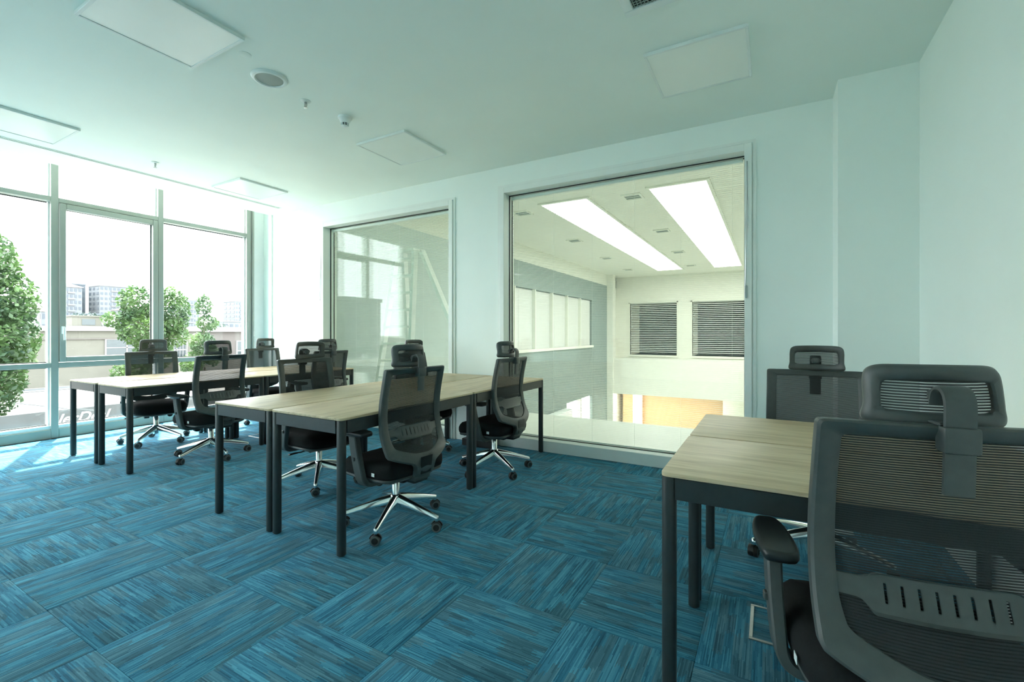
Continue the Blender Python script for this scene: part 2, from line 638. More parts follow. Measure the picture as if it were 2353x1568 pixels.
W1 = (-2.53, -0.125, 2.77)
W2 = (-5.43, -3.16, 2.74)
wb = MB()
wb.box(-6.62, W2[0], YB, 4.42, 0, ZC)
wb.box(W2[1], W1[0], YB, 4.42, 0, ZC)
wb.box(W1[1], XR + 0.15, YB, 4.42, 0, ZC)
wb.box(W2[0], W2[1], YB, 4.42, W2[2], ZC)
wb.box(W1[0], W1[1], YB, 4.42, W1[2], ZC)
struct('wall_back', wb, M['paint'], 'green-cast white back wall holding the two large interior windows', 'wall')
struct('wall_right', MB().box(XR, XR + 0.15, YR - 0.15, YB, 0, ZC), M['paint'], 'plain green-cast white side wall at the right edge', 'wall')
struct('wall_rear', MB().box(-7.34, XR, YR - 0.15, YR, 0, ZC), M['paint'], 'plain pale wall behind the viewpoint', 'wall')
struct('trim_1', MB().box(0.42, XR, 3.93, YB, 0, ZC), M['paint'], 'boxed wall pilaster in the corner behind the right desks', 'pilaster')
# return that closes the slot between back wall and facade
struct('trim_2', MB().box(-7.30, -6.62, 4.47, 4.60, 0, 3.36).box(-6.62, -6.56, 4.20, 4.60, 0, 3.0), M['paint'], 'narrow wall return beside the last facade mullion', 'wall return')


# ------------------------------------------------------------------ facade
fac = thing('window_3', 'full height aluminium window facade looking onto the street', 'window', (XW, 0, 0), kind='structure')
mull = [4.215, 3.02, 1.97, 0.91, -0.15, -1.21, -2.27, -3.33]
D = 0.13
mm = {}


def mullion(y, w):
    b = MB().rbox(-0.05, 0.0, y - w / 2, y + w / 2, 0, 3.36, 0.004, 1)
    b.rbox(-D, -0.045, y - w / 2 + 0.008, y + w / 2 - 0.008, 0, 3.36, 0.003, 1)
    return b


for y in mull:
    if abs(y + 0.15) < 0.01:
        continue
    mullion(y, 0.066).build('mullion', M['alu'], fac)
for a, b in zip(mull[1:], mull):
    if abs(a + 0.15) < 0.01 or abs(a + 1.21) < 0.01:
        continue
    y0, y1 = a + 0.033, b - 0.033
    MB().rbox(-0.11, 0.0, y0, y1, 2.725, 2.78, 0.004, 1).build('transom', M['alu'], fac)
    MB().rbox(-0.11, 0.0, y0, y1, 0.812, 0.868, 0.004, 1).build('transom', M['alu'], fac)
    MB().rbox(-D, 0.0, y0, y1, 0.0, 0.105, 0.004, 1).build('bottom_rail', M['alu'], fac)
    MB().box(-D, -0.02, y0, y1, 0.105, 0.145).build('sill_bead', M['bead'], fac, smooth=False)
    MB().box(-D, -0.02, y0, y1, 3.28, 3.36).build('head_rail', M['alu'], fac, smooth=False)
    sash = abs(a - 1.97) < 0.01 or abs(a + 1.21) < 0.01
    for z0, z1, mid in ((0.145, 0.812, False), (0.868, 2.725, True), (2.78, 3.28, False)):
        s = sash and mid
        if s:
            fr = MB()
            q = 0.062
            fr.rbox(-0.09, 0.014, y0 + .006, y0 + q, z0 + .006, z1 - .006, 0.006, 1)
            fr.rbox(-0.09, 0.014, y1 - q, y1 - .006, z0 + .006, z1 - .006, 0.006, 1)
            fr.rbox(-0.09, 0.014, y0 + q, y1 - q, z0 + .006, z0 + q + .006, 0.006, 1)
            fr.rbox(-0.09, 0.014, y0 + q, y1 - q, z1 - q - .006, z1 - .006, 0.006, 1)
            so = fr.build('sash', M['alu'], fac)
            h = MB().rbox(0.014, 0.022, y0 + 0.018, y0 + 0.046, 1.20, 1.29, 0.003, 1)
            h.tube([(0.02, y0 + 0.032, 1.275), (0.05, y0 + 0.032, 1.275), (0.055, y0 + 0.033, 1.262), (0.05, y0 + 0.036, 1.13)], 0.010, 8, side=(0, 1, 0))
            h.build('handle', M['bead'], so)
            g0, g1, gz0, gz1 = y0 + q, y1 - q, z0 + q, z1 - q
        else:
            g0, g1, gz0, gz1 = y0, y1, z0, z1
            # white beads and dark gasket round the fixed glass
            MB().box(-D, -0.055, g0 - 0.004, g0 + 0.012, gz0, gz1).box(-D, -0.055, g1 - 0.012, g1 + 0.004, gz0, gz1).build('glazing_bead', M['bead'], fac, smooth=False)
        gk = MB()
        e = 0.010
        xg = -0.108 if not s else -0.05
        gk.box(xg - .004, xg + .008, g0, g0 + e, gz0, gz1).box(xg - .004, xg + .008, g1 - e, g1, gz0, gz1)
        gk.box(xg - .004, xg + .008, g0, g1, gz0, gz0 + e).box(xg - .004, xg + .008, g0, g1, gz1 - e, gz1)
        gk.build('gasket', M['gasket'], fac, smooth=False)
        MB().box(xg - 0.003, xg + 0.003, g0 + .004, g1 - .004, gz0 + .004, gz1 - .004).build('pane', M['glass'], fac, smooth=False)
struct('wall_window', MB().box(-7.36, XW - .01, -1.18, 0.88, 0, 3.36), M['paint'], 'plain pier between the two groups of facade windows, left of view', 'wall')
# closing panel past the last mullion with its small latch
MB().box(-0.10, -0.02, 4.25, 4.47, 0, 3.36).build('infill_panel', M['bead'], fac, smooth=False)
MB().rbox(-0.02, 0.03, 4.262, 4.282, 0, 3.36, 0.003, 1).build('blind_guide', M['alu'], fac)
MB().rbox(0.03, 0.045, 4.26, 4.284, 1.16, 1.25, 0.003, 1).build('latch', M['steel'], fac)


# ------------------------------------------------------------------ interior windows with blinds between panes
def interior_window(name, x0, x1, zt, label, cord):
    w = thing(name, label, 'window', (0, 0, 0), kind='structure')
    j = 0.055
    ya, yb = 4.195, 4.42
    MB().rbox(x0, x0 + j, ya, yb, 0, zt, 0.003, 1).build('jamb', M['frame'], w)
    MB().rbox(x1 - j, x1, ya, yb, 0, zt, 0.003, 1).build('jamb', M['frame'], w)
    MB().rbox(x0 + j, x1 - j, ya, yb, zt - 0.06, zt, 0.003, 1).build('head_rail', M['frame'], w)
    MB().rbox(x0 + j, x1 - j, ya + .004, yb, 0.0, 0.112, 0.004, 1).build('sill_rail', M['frame'], w)
    # thin shadow-gap lip round the frame
    lip = MB()
    lip.box(x0 - 0.028, x0 - 0.003, 4.208, 4.222, 0, zt + .028).box(x1 + 0.003, x1 + 0.028, 4.208, 4.222, 0, zt + .028)
    lip.box(x0 - 0.003, x1 + 0.003, 4.208, 4.222, zt + 0.003, zt + .028)
    lip.build('architrave', M['frame'], w, smooth=False)
    a, b, z0, z1 = x0 + j, x1 - j, 0.112, zt - 0.06
    gk = MB()
    for yy in (4.318, 4.375):
        gk.box(a, a + .007, yy - .006, yy + .006, z0, z1).box(b - .007, b, yy - .006, yy + .006, z0, z1)
        gk.box(a, b, yy - .006, yy + .006, z1 - .008, z1).box(a, b, yy - .006, yy + .006, z0, z0 + .006)
    gk.build('gasket', M['gasket'], w, smooth=False)
    MB().box(a + .002, b - .002, 4.315, 4.321, z0 + .002, z1 - .002).build('pane', M['iglass'], w, smooth=False)
    MB().box(a + .002, b - .002, 4.372, 4.378, z0 + .002, z1 - .002).build('pane', M['iglass'], w, smooth=False)
    # blind headbox + slats + cords
    MB().rbox(a + .015, b - .015, 4.331, 4.365, z1 - .045, z1 - .014, 0.003, 1).build('blind_headbox', M['frame'], w)
    sl = MB()
    z = z1 - 0.055
    while z > z0 + 0.02:
        sl.add([(a + .018, 4.340, z), (b - .018, 4.340, z), (b - .018, 4.348, z + .0005), (a + .018, 4.348, z + .0005), (b - .018, 4.356, z), (a + .018, 4.356, z)],
               [(0, 1, 2, 3), (3, 2, 4, 5)])
        z -= 0.0165
    o = sl.build('blind_slats', M['slat'], w, smooth=False)
    o['kind'] = 'stuff'
    n = 6
    for k in range(n):
        xx = a + 0.10 + (b - a - 0.20) * k / (n - 1)
        MB().box(xx - .0005, xx + .0005, 4.338, 4.3395, z0 + .01, z1 - .05).build('ladder_cord', M['slat'], w, smooth=False)
    MB().rbox(a + .018, b - .018, 4.336, 4.360, z0 + .006, z0 + .018, 0.002, 1).build('bottom_bar', M['slat'], w)
    if cord == 'slider':
        MB().tube([(b + 0.02, 4.19, 2.62), (b + .022, 4.188, 2.3), (b + .012, 4.186, 1.9), (b + .008, 4.188, 1.58)], 0.0035, 6).rbox(b + .002, b + .022, 4.182, 4.196, 1.50, 1.60, .003, 1).build('blind_control', M['steel'], w)
    else:
        MB().tube([(x0 + .018, 4.186, 2.45), (x0 + .016, 4.184, 2.1), (x0 - .006, 4.184, 1.72), (x0 + .004, 4.184, 1.66), (x0 + .016, 4.184, 1.72), (x0 + .022, 4.184, 2.1), (x0 + .020, 4.186, 2.45)], 0.0028, 6).build('blind_cord', M['steel'], w)
    return w


interior_window('window_1', *W1, 'large interior window with open blinds beside the right pilaster', 'slider')
interior_window('window_2', *W2, 'interior window nearer the street facade reflecting the outdoors', 'cord')


# ------------------------------------------------------------------ ceiling fittings
def light_panel(x, y, label):
    t = thing('ceiling_light', label, 'ceiling light', (x, y, ZC), group='square ceiling light panels')
    s = 0.30
    fr = MB()
    fr.rbox(-s, s, -s, -s + .018, -.022, 0, .002, 1).rbox(-s, s, s - .018, s, -.022, 0, .002, 1)
    fr.rbox(-s, -s + .018, -s + .018, s - .018, -.022, 0, .002, 1).rbox(s - .018, s, -s + .018, s - .018, -.022, 0, .002, 1)
    fr.build('frame', M['white'], t)
    MB().box(-s + .018, s - .018, -s + .018, s - .018, -.018, -.004).build('diffuser', M['panel'], t, smooth=False)


light_panel(-3.06, 1.30, 'square ceiling light panel nearest, cut by the top edge')
light_panel(-3.09, 3.31, 'square ceiling light panel beside the smoke detector')
light_panel(-5.55, 1.31, 'square ceiling light panel by the slot vent at left edge')
light_panel(-5.59, 3.31, 'square ceiling light panel farthest, in the window corner')
light_panel(-0.405, 3.25, 'square ceiling light panel above the right interior window')

t = thing('ceiling_speaker', 'round ceiling speaker with white rim and grey grille', 'speaker', (-3.05, 1.94, ZC))
MB().lathe([(0.117, 0), (0.117, -.006), (0.108, -.016), (0.094, -.019), (0.088, -.012), (0.088, -.002)], 40).build('rim', M['white'], t)
MB().lathe([(0.089, -.004), (0.089, -.010), (0.05, -.013), (0.001, -.014)], 40).build('grille', M['speaker'], t)


def sprinkler(x, y, label):
    t = thing('fire_sprinkler', label, 'sprinkler', (x, y, ZC), group='pendent ceiling sprinklers')
    MB().lathe([(0.036, 0), (0.036, -.004), (0.028, -.009), (0.016, -.010)], 20).build('escutcheon', M['white'], t)
    b = MB().lathe([(0.010, -.008), (0.010, -.022), (0.007, -.024)], 12)
    b.tube([(0.012, 0, -.02), (0.015, 0, -.035), (0.004, 0, -.052)], 0.0028, 6, side=(0, 1, 0))
    b.tube([(-0.012, 0, -.02), (-0.015, 0, -.035), (-0.004, 0, -.052)], 0.0028, 6, side=(0, 1, 0))
    b.lathe([(0.003, -.022), (0.003, -.05)], 8)
    b.build('nozzle', M['steel'], t)
    MB().lathe([(0.004, -.050), (0.016, -.053), (0.016, -.055), (0.004, -.056)], 14).build('deflector', M['steel'], t)


sprinkler(-3.11, 2.27, 'chrome fire sprinkler between the round speaker and smoke detector')
sprinkler(-5.60, 2.31, 'chrome fire sprinkler near the slot vent by the windows')

t = thing('smoke_detector', 'white cone shaped smoke detector on the ceiling', 'smoke detector', (-3.06, 2.60, ZC))
MB().lathe([(0.055, 0), (0.055, -.014), (0.050, -.020), (0.047, -.022), (0.034, -.052), (0.031, -.053)], 28).build('housing', M['white'], t)
MB().lathe([(0.026, -.052), (0.026, -.074)], 20).build('chamber', M['dark'], t)
cg = MB()
for k in range(8):
    a = 2 * pi * k / 8
    cg.box(0.026, 0.031, -.003, .003, -.074, -.052)
    cg.v[-8:] = [tuple(Matrix.Rotation(a, 3, 'Z') @ Vector(p)) for p in cg.v[-8:]]
cg.lathe([(0.0312, -.062), (0.0312, -.064), (0.027, -.064), (0.027, -.062)], 24)
cg.lathe([(0.030, -.072), (0.030, -.078), (0.020, -.084), (0.002, -.085)], 24)
cg.build('cage', M['white'], t)

t = MB().lathe([(0.036, 0), (0.036, -.003), (0.030, -.0045), (0.002, -.005)], 28).build('blanking_plate', M['ceil'], None, loc=(-2.93, 1.70, ZC))
tag(t, 'faint round blanking plate on the ceiling above the speaker', 'cover plate')

t = thing('slot_diffuser', 'long slim slot air vent in the ceiling along the facade', 'air vent', (-6.10, 0, ZC))
fr = MB()
for x0, x1 in ((-.034, -.022), (-.005, .005), (.022, .034)):
    fr.box(x0, x1, YR + .1, 4.03, -.005, 0.0)
fr.box(-.034, .034, 4.03, 4.04, -.005, 0)
fr.build('frame', M['ceil'], t, smooth=False)
for x0, x1 in ((-.022, -.005), (.005, .022)):
    MB().box(x0, x1, YR + .1, 4.03, -.0015, 0.0).build('slot', M['dark'], t, smooth=False)

t = thing('return_air_grille', 'square air conditioning grille cut by the top edge', 'air vent', (-0.40, 2.247, ZC))
fr = MB()
s = 0.30
for x0, x1, y0, y1 in ((-s, s, -s, -s + .05), (-s, s, s - .05, s), (-s, -s + .05, -s + .05, s - .05), (s - .05, s, -s + .05, s - .05)):
    fr.rbox(x0, x1, y0, y1, -.020, 0, .003, 1)
fr.build('frame', M['white'], t)
MB().box(-s + .05, s - .05, -s + .05, s - .05, -.004, -.001).build('backing', M['dark'], t, smooth=False)
gr = MB()
for k in range(-13, 14):
    gr.box(k * .0185 - .002, k * .0185 + .002, -s + .05, s - .05, -.012, -.008)
    gr.box(-s + .05, s - .05, k * .0185 - .002, k * .0185 + .002, -.014, -.010)
gr.build('grid', M['speaker'], t, smooth=False)['kind'] = 'stuff'


# ------------------------------------------------------------------ floor boxes
def floor_box(x, y, w, d, label):
    t = thing('floor_box', label, 'floor box', (x, y, 0), group='carpet topped floor boxes')
    fr = MB()
    q = 0.014
    fr.rbox(-w, w, -d, -d + q, -.004, .004, .0015, 1).rbox(-w, w, d - q, d, -.004, .004, .0015, 1)
    fr.rbox(-w, -w + q, -d + q, d - q, -.004, .004, .0015, 1).rbox(w - q, w, -d + q, d - q, -.004, .004, .0015, 1)
    fr.build('frame', M['steel'], t)
    MB().box(-w + q, w - q, -d + q, d - q, -.004, .002).build('lid', M['carpet'], t, smooth=False)


floor_box(0.06, 2.16, 0.132, 0.132, 'steel framed floor box under the right desks')
floor_box(-5.20, 3.26, 0.132, 0.132, 'steel framed floor box under the desk island by the windows')


# ------------------------------------------------------------------ desks
def make_desk(L, W):
    t = bpy.data.objects.new('desk', None)
    COL.objects.link(t)
    hx, hy = L / 2, W / 2
    top = MB().prism(rrect(-hx, hx, -hy, hy, 0.022, 5), 0.736, 0.750, 0.002)
    top.build('desktop', M['wood'], t, angle=40)
    lw = 0.046
    for sx in (-1, 1):
        for sy in (-1, 1):
            cx, cy = sx * (hx - lw / 2 - .001), sy * (hy - lw / 2 - .001)
            leg = MB().prism(rrect(cx - lw / 2, cx + lw / 2, cy - lw / 2, cy + lw / 2, 0.019, 5), 0.006, 0.735, 0.001)
            leg.lathe([(0.016, 0.0), (0.018, 0.007)], 16, (cx, cy, 0))
            leg.build('leg', M['desk'], t, angle=40)
    for sy in (-1, 1):
        y0 = sy * (hy - .002)
        y1 = sy * (hy - .026)
        MB().rbox(-hx + lw, hx - lw, min(y0, y1), max(y0, y1), 0.664, 0.735, .002, 1).build('side_rail', M['desk'], t)
    for sx in (-1, 1):
        x0 = sx * (hx - .002)
        x1 = sx * (hx - .026)
        MB().rbox(min(x0, x1), max(x0, x1), -hy + lw, hy - lw, 0.664, 0.735, .002, 1).build('end_rail', M['desk'], t)
    return t


def place_desk(proto, used, x0, x1, y0, y1, label, group):
    o = proto if not used else copy_tree(proto)
    o.location = ((x0 + x1) / 2, (y0 + y1) / 2, 0)
    o.rotation_euler = (0, 0, pi / 2 if (y1 - y0) > (x1 - x0) else 0)
    tag(o, label, 'desk', group)
    return o


dm = make_desk(1.262, 0.615)
G = 'desks of the middle island'
place_desk(dm, False, -2.615, -2.0, 1.672, 2.934, 'oak topped desk, near right one of the middle island', G)
place_desk(dm, True, -3.245, -2.63, 1.672, 2.934, 'oak topped desk, near left one of the middle island', G)
place_desk(dm, True, -2.615, -2.0, 2.94, 4.19, 'oak topped desk, far right one of the middle island', G)
place_desk(dm, True, -3.245, -2.63, 2.94, 4.19, 'oak topped desk, far left one of the middle island', G)
dw = make_desk(1.212, 0.615)
G = 'desks of the window island'
place_desk(dw, False, -5.375, -4.755, 1.762, 2.974, 'oak topped desk, near right one of the island by the facade', G)
place_desk(dw, True, -6.03, -5.415, 1.762, 2.974, 'oak topped desk, near left one of the island by the facade', G)
place_desk(dw, True, -5.375, -4.755, 2.98, 4.192, 'oak topped desk, far right one of the island by the facade', G)
place_desk(dw, True, -6.03, -5.415, 2.98, 4.192, 'oak topped desk, far left one of the island by the facade', G)
dr = make_desk(1.165, 0.62)
G = 'desks against the right wall'
place_desk(dr, False, -0.315, 0.85, 1.557, 2.177, 'oak topped desk nearest the camera at the right', G)
place_desk(dr, True, -0.315, 0.85, 2.187, 2.807, 'oak topped desk behind the nearest one at the right wall', G)


# ------------------------------------------------------------------ office chair
GZ = [(0.30, -.222), (0.36, -.238), (0.40, -.250), (0.46, -.252), (0.50, -.238), (0.56, -.200), (0.63, -.168), (0.70, -.155), (0.80, -.158), (0.90, -.174), (1.0, -.194), (1.2, -.22)]


def smooth_tab(tab):
    pts = spline([(a, b, 0) for a, b in tab], 8)
    return [(p.x, p.y) for p in pts]


GZs = smooth_tab(GZ)


def back_y(x, z):
    wrap = interp(z, [(0.36, 0.075), (0.50, 0.055), (0.65, 0.03), (1.0, 0.02)])
    return interp(z, GZs) + wrap * (x / 0.24) ** 2


def make_chair():
    t = bpy.data.objects.new('office_chair', None)
    COL.objects.link(t)
    P, PD = M['plastic'], M['plastic_d']
    # ---- star base: parented so it can be turned on its own
    sb = MB()
    sb.lathe([(0.022, 0.085), (0.030, 0.09), (0.034, 0.13), (0.036, 0.165), (0.031, 0.182), (0.027, 0.185)], 24)
    for k in range(5):
        a = 2 * pi * k / 5
        d = Vector((cos(a), sin(a), 0))
        s = Vector((-sin(a), cos(a), 0))
        sec = [(-1, -0.75), (-0.78, -1), (0.78, -1), (1, -0.75), (0.92, 0.35), (0.62, 0.75), (0.2, 1.0), (-0.2, 1.0), (-0.62, 0.75), (-0.92, 0.35)]
        path, sc = [], []
        for u in range(9):
            q = u / 8
            r = 0.012 + 0.303 * q
            z = 0.158 - 0.062 * q - 0.012 * q * q
            path.append(d * r + Vector((0, 0, z)))
            sc.append((0.025 - 0.011 * q, 0.029 - 0.016 * q))
        sb.sweep([tuple(p) for p in path], [(-x, y) for x, y in sec], sc, side=tuple(-s))
        e = d * 0.312
        sb.lathe([(0.0115, 0.058), (0.0125, 0.065), (0.0125, 0.090), (0.0095, 0.094)], 14, (e.x, e.y, 0))
    base = sb.build('star_base', M['chrome'], t, angle=40)
    cm = MB()
    R = 0.030
    for sx in (-1, 1):
        x0, x1 = sx * 0.0035, sx * 0.0245
        prof = [(R * 0.35, x0), (R * .96, x0), (R, x0 + sx * .003), (R, x1 - sx * .004), (R * .93, x1), (R * .62, x1 + sx * .0012), (R * .58, x1 - sx * .001)]
        cm.lathe(prof, 24, (0, 0, R), 'x')
    cm.lathe([(R * .78, -.004), (R * .80, 0), (R * .78, .004)], 20, (0, 0, R), 'x')
    cme = cm
    hood = MB()
    pts = []
    for k in range(9):
        a = radians(20 + 150 * k / 8)
        pts.append((0, (R + .004) * cos(a), R + (R + .004) * sin(a)))
    hood.sweep(pts, [(-.0055, -.003), (.0055, -.003), (.0055, .003), (-.0055, .003)], side=(1, 0, 0))
    hood.lathe([(0.0105, 0.036), (0.012, 0.045), (0.012, 0.066), (0.009, 0.068)], 14)
    cme.v += []
    off = len(cme.v)
    cme.add(hood.v, hood.f)
    caster_me = cme.mesh('caster', M['tyre'], angle=40)
    caster_me.materials.append(M['hubcap'])
    # grey cap ring on outer wheel faces
    for p in caster_me.polygons:
        if abs(p.normal.x) > 0.85 and abs(p.center.x) > 0.0235:
            p.material_index = 1
    yaw = [2.0, 1.2, 2.6, 1.85, 0.15]
    for k in range(5):
        a = 2 * pi * k / 5
        c = link('caster', caster_me, base, (0.312 * cos(a), 0.312 * sin(a), 0.0))
        c.rotation_euler = (0, 0, a + yaw[k])
    # ---- gas lift
    MB().lathe([(0.0245, 0.10), (0.0245, 0.272), (0.021, 0.277)], 24).build('gas_lift', M['chrome'], t)
    MB().lathe([(0.0175, 0.270), (0.0175, 0.285), (0.0145, 0.287), (0.0145, 0.325)], 20).build('lift_rod', PD, t)
    # ---- mechanism
    me = MB().rbox(-.075, .075, -.15, .10, 0.292, 0.345, .012, 2)
    me.rbox(-.060, .060, -.235, -.12, 0.300, 0.358, .015, 2)
    me.lathe([(0.022, .075), (0.024, .080), (0.024, .115), (0.020, .12)], 16, (0, .055, .300), 'x')
    me.lathe([(0.026, -.02), (0.028, -.012), (0.028, .012), (0.026, .02)], 16, (-.12, .02, .292), 'y')
    mo = me.build('tilt_mechanism', PD, t)
    lv = MB().tube([(.07, .04, .315), (.13, .045, .302), (.19, .05, .296), (.225, .05, .300)], 0.005, 8)
    lv.rbox(.215, .285, .036, .064, .294, .304, .004, 1)
    lv.build('lever', PD, mo)
    # ---- seat pan and cushion
    def seat_out(g=0.0):
        pts = spline([(0, .255 + g), (.12, .252 + g), (.205, .228 + g), (.243 + g, .165), (.252 + g, .05), (.248 + g, -.09), (.228 + g, -.175), (.17, -.212 - g), (0, -.222 - g)], 5)
        r = [(p.x, p.y) for p in [Vector((q[0], q[1], 0)) for q in [(v[0], v[1]) for v in pts]]]
        full = r + [(-x, y) for x, y in r[::-1]][1:-1]
        return full[::-1]

    def seat_layers(rings, mb):
        vs, fs = [], []
        n = None
        for s, zf in rings:
            o = seat_out(s)
            n = len(o)
            for x, y in o:
                vs.append((x, y, zf(x, y)))
        for k in range(len(rings) - 1):
            for i in range(n):
                j = (i + 1) % n
                fs.append((k * n + i, k * n + j, (k + 1) * n + j, (k + 1) * n + i))
        fs.append(tuple(range(n))[::-1])
        # cap: concentric shrink
        last = (len(rings) - 1) * n
        zf = rings[-1][1]
        o = seat_out(rings[-1][0])
        prev = last
        for q in (0.8, 0.55, 0.28):
            st = len(vs)
            for x, y in o:
                xx, yy = x * q, .01 + (y - .01) * q
                vs.append((xx, yy, zf(xx, yy) + 0.010 * (1 - q)))
            for i in range(n):
                j = (i + 1) % n
                fs.append((prev + i, prev + j, st + j, st + i))
            prev = st
        fs.append(tuple(prev + i for i in range(n)))
        mb.add(vs, fs)

    def drop(y):
        return -0.035 * max(0, (y - .12) / .13) ** 2
    pan = MB()
    seat_layers([(-.06, lambda x, y: .322), (-.012, lambda x, y: .334 + .4 * drop(y)), (0.0, lambda x, y: .346 + .5 * drop(y)), (-.002, lambda x, y: .356 + .5 * drop(y)), (-.012, lambda x, y: .358 + .5 * drop(y))], pan)
    pan.build('seat_pan', P, t, angle=50)
    cu = MB()
    seat_layers([(-.012, lambda x, y: .353 + .5 * drop(y)), (0.004, lambda x, y: .362 + .5 * drop(y)), (0.010, lambda x, y: .385 + .6 * drop(y)), (0.008, lambda x, y: .415 + .8 * drop(y)), (-.006, lambda x, y: .437 + drop(y)), (-.030, lambda x, y: .450 + drop(y))], cu)
    so = cu.build('seat_cushion', M['cushion'], t, angle=60)
    MB().box(-.2635, -.262, -.12, -.095, .378, .398).build('fabric_tag', M['white'], so, smooth=False)
    # ---- arms
    for sx in (-1, 1):
        ax = 0.284
        path = spline([(sx * .10, -.035, .315), (sx * .20, -.035, .317), (sx * .250, -.032, .323), (sx * .277, -.026, .350), (sx * ax, -.014, .40), (sx * (ax + .004), .012, .50), (sx * (ax + .004), .035, .605)], 5)
        n = len(path)
        sec = [(-1, -.7), (-.85, -1), (.85, -1), (1, -.7), (1, .7), (.85, 1), (-.85, 1), (-1, .7)]
        sc = []
        for k in range(n):
            q = k / (n - 1)
            sc.append((0.030 + 0.006 * sin(q * pi), 0.015 if q < .35 else 0.015 + .006 * (q - .35)))
        ar = MB().sweep([tuple(p) for p in path], sec, sc, side=(0, 1, 0))
        ar.rbox(sx * (ax + .004) - .024, sx * (ax + .004) + .024, -.01, .095, .600, .612, .004, 1)
        ar.rbox(sx * (ax + .004) + (.012 if sx > 0 else -.026), sx * (ax + .004) + (.026 if sx > 0 else -.012), .0, .022, .46, .482, .003, 1)
        ao = ar.build('armrest', P, t, angle=28)
        xc = sx * (ax + .004)
        out = [(.043, -.075), (.047, -.02), (.046, .06), (.036, .13), (.020, .165), (-.022, .165), (-.040, .13), (-.046, .06), (-.046, -.02), (-.032, -.085), (.030, -.088)]
        pts = [(p.x, p.y) for p in spline([(a, b, 0) for a, b in out + [out[0]]], 3)][:-1]
        pts = [(xc + sx * a, b - .012) for a, b in pts]
        if sx < 0:
            pts = pts[::-1]
        area = sum(pts[i - 1][0] * pts[i][1] - pts[i][0] * pts[i - 1][1] for i in range(len(pts)))
        if area < 0:
            pts = pts[::-1]
        MB().prism(pts, .611, .640, .011).build('arm_pad', PD, ao, angle=60)
    # ---- back frame
    pairs = [((0, 1.000), (0, .966)), ((.10, 1.0), (.085, .966)), ((.210, 1.0), (.165, .966)), ((.231, .999), (.180, .965)), ((.2385, .994), (.188, .960)), ((.2405, .975), (.190, .945)),
             ((.2410, .86), (.1915, .85)), ((.2425, .76), (.192, .755)), ((.2430, .66), (.192, .66)), ((.2425, .585), (.190, .59)), ((.2405, .515), (.1835, .550)), ((.2385, .497), (.180, .538)), ((.2325, .485), (.172, .530)),
             ((.225, .479), (.162, .525)), ((.185, .462), (.120, .508)), ((.118, .438), (.072, .493)), ((.092, .427), (.05, .489)), ((.080, .404), (.035, .488)), ((.074, .360), (.02, .487)), ((.05, .345), (.01, .487)), ((0, .343), (0, .487))]
    O = [(p.x, p.y) for p in spline([(a[0], a[1], 0) for a, b in pairs], 3)]
    I = [(p.x, p.y) for p in spline([(b[0], b[1], 0) for a, b in pairs], 3)]
    O = O + [(-x, z) for x, z in O[::-1]][1:-1]
    I = I + [(-x, z) for x, z in I[::-1]][1:-1]
    n = len(O)
    # ring section: u from outer(0) to inner(1), depth d (0 front .. -thickness back)
    T = 0.030
    sec = [(0.0, -.004), (0.05, -.0005), (0.18, 0.002), (0.85, 0.0), (1.0, -.004), (1.0, -.014), (0.86, -.020), (0.35, -T + .002), (0.14, -T), (0.02, -T + .005), (0.0, -T + .011)]
    vs, fs = [], []
    m = len(sec)
    for k in range(n):
        for u, d in sec:
            x = O[k][0] + (I[k][0] - O[k][0]) * u
            z = O[k][1] + (I[k][1] - O[k][1]) * u
            vs.append((x, back_y(x, z) + d, z))
    for k in range(n):
        k2 = (k + 1) % n
        for i in range(m):
            j = (i + 1) % m
            fs.append((k * m + i, k2 * m + i, k2 * m + j, k * m + j))
    fb = MB().add(vs, fs)
    # lower yoke that runs under the seat
    fb.rbox(-.066, .066, -.245, -.12, .318, .352, .012, 2)
    bf = fb.build('back_frame', P, t, angle=30)
    # mesh
    Ih = I[:n // 2 + 1]

    def zbot(x):
        x = abs(x)
        low = [(p[0], p[1]) for p in Ih if p[1] < .60]
        low.sort()
        return interp(x, low)
    net = MB()
    nx, nz = 20, 24
    vs, fs = [], []
    for i in range(nx + 1):
        x = -.1985 + .397 * i / nx
        zb = zbot(x) - .004
        for k in range(nz + 1):
            z = zb + (.969 - zb) * k / nz
            vs.append((x, back_y(x, z) - .006, z))
    for i in range(nx):
        for k in range(nz):
            a = i * (nz + 1) + k
            fs.append((a, a + nz + 1, a + nz + 2, a + 1))
    net.add(vs, fs)
    net.build('back_mesh', M['net'], bf, angle=60)
    # lumbar support with eight slots
    def lum_z(x):
        ax = abs(x)
        top = interp(ax, [(0, .655), (.118, .655), (.128, .652), (.142, .643), (.152, .640), (.20, .640)])
        bot = interp(ax, [(0, .573), (.128, .573), (.134, .577), (.146, .594), (.156, .598), (.20, .598)])
        return bot, top
    slots = [(-.105 + .03 * k) for k in range(8)]
    xs = sorted(set([round(-.199 + .398 * k / 40, 4) for k in range(41)] + [round(q + e, 4) for q in slots for e in (-.0028, .0028)] + [.118, -.118, .128, -.128, .134, -.134, .142, -.142, .152, -.152]))
    lu = MB()
    rows = [0.0, 0.06, 0.27, 0.76, 0.94, 1.0]

    def lp(x, q, front):
        b, tz = lum_z(x)
        z = b + (tz - b) * q
        rim = 0.006 if (abs(x) < .135 and q in (0.0, 1.0)) else 0.0
        yy = back_y(x, z) - .013 - rim
        return (x, yy + (.004 if front else 0.0), z)
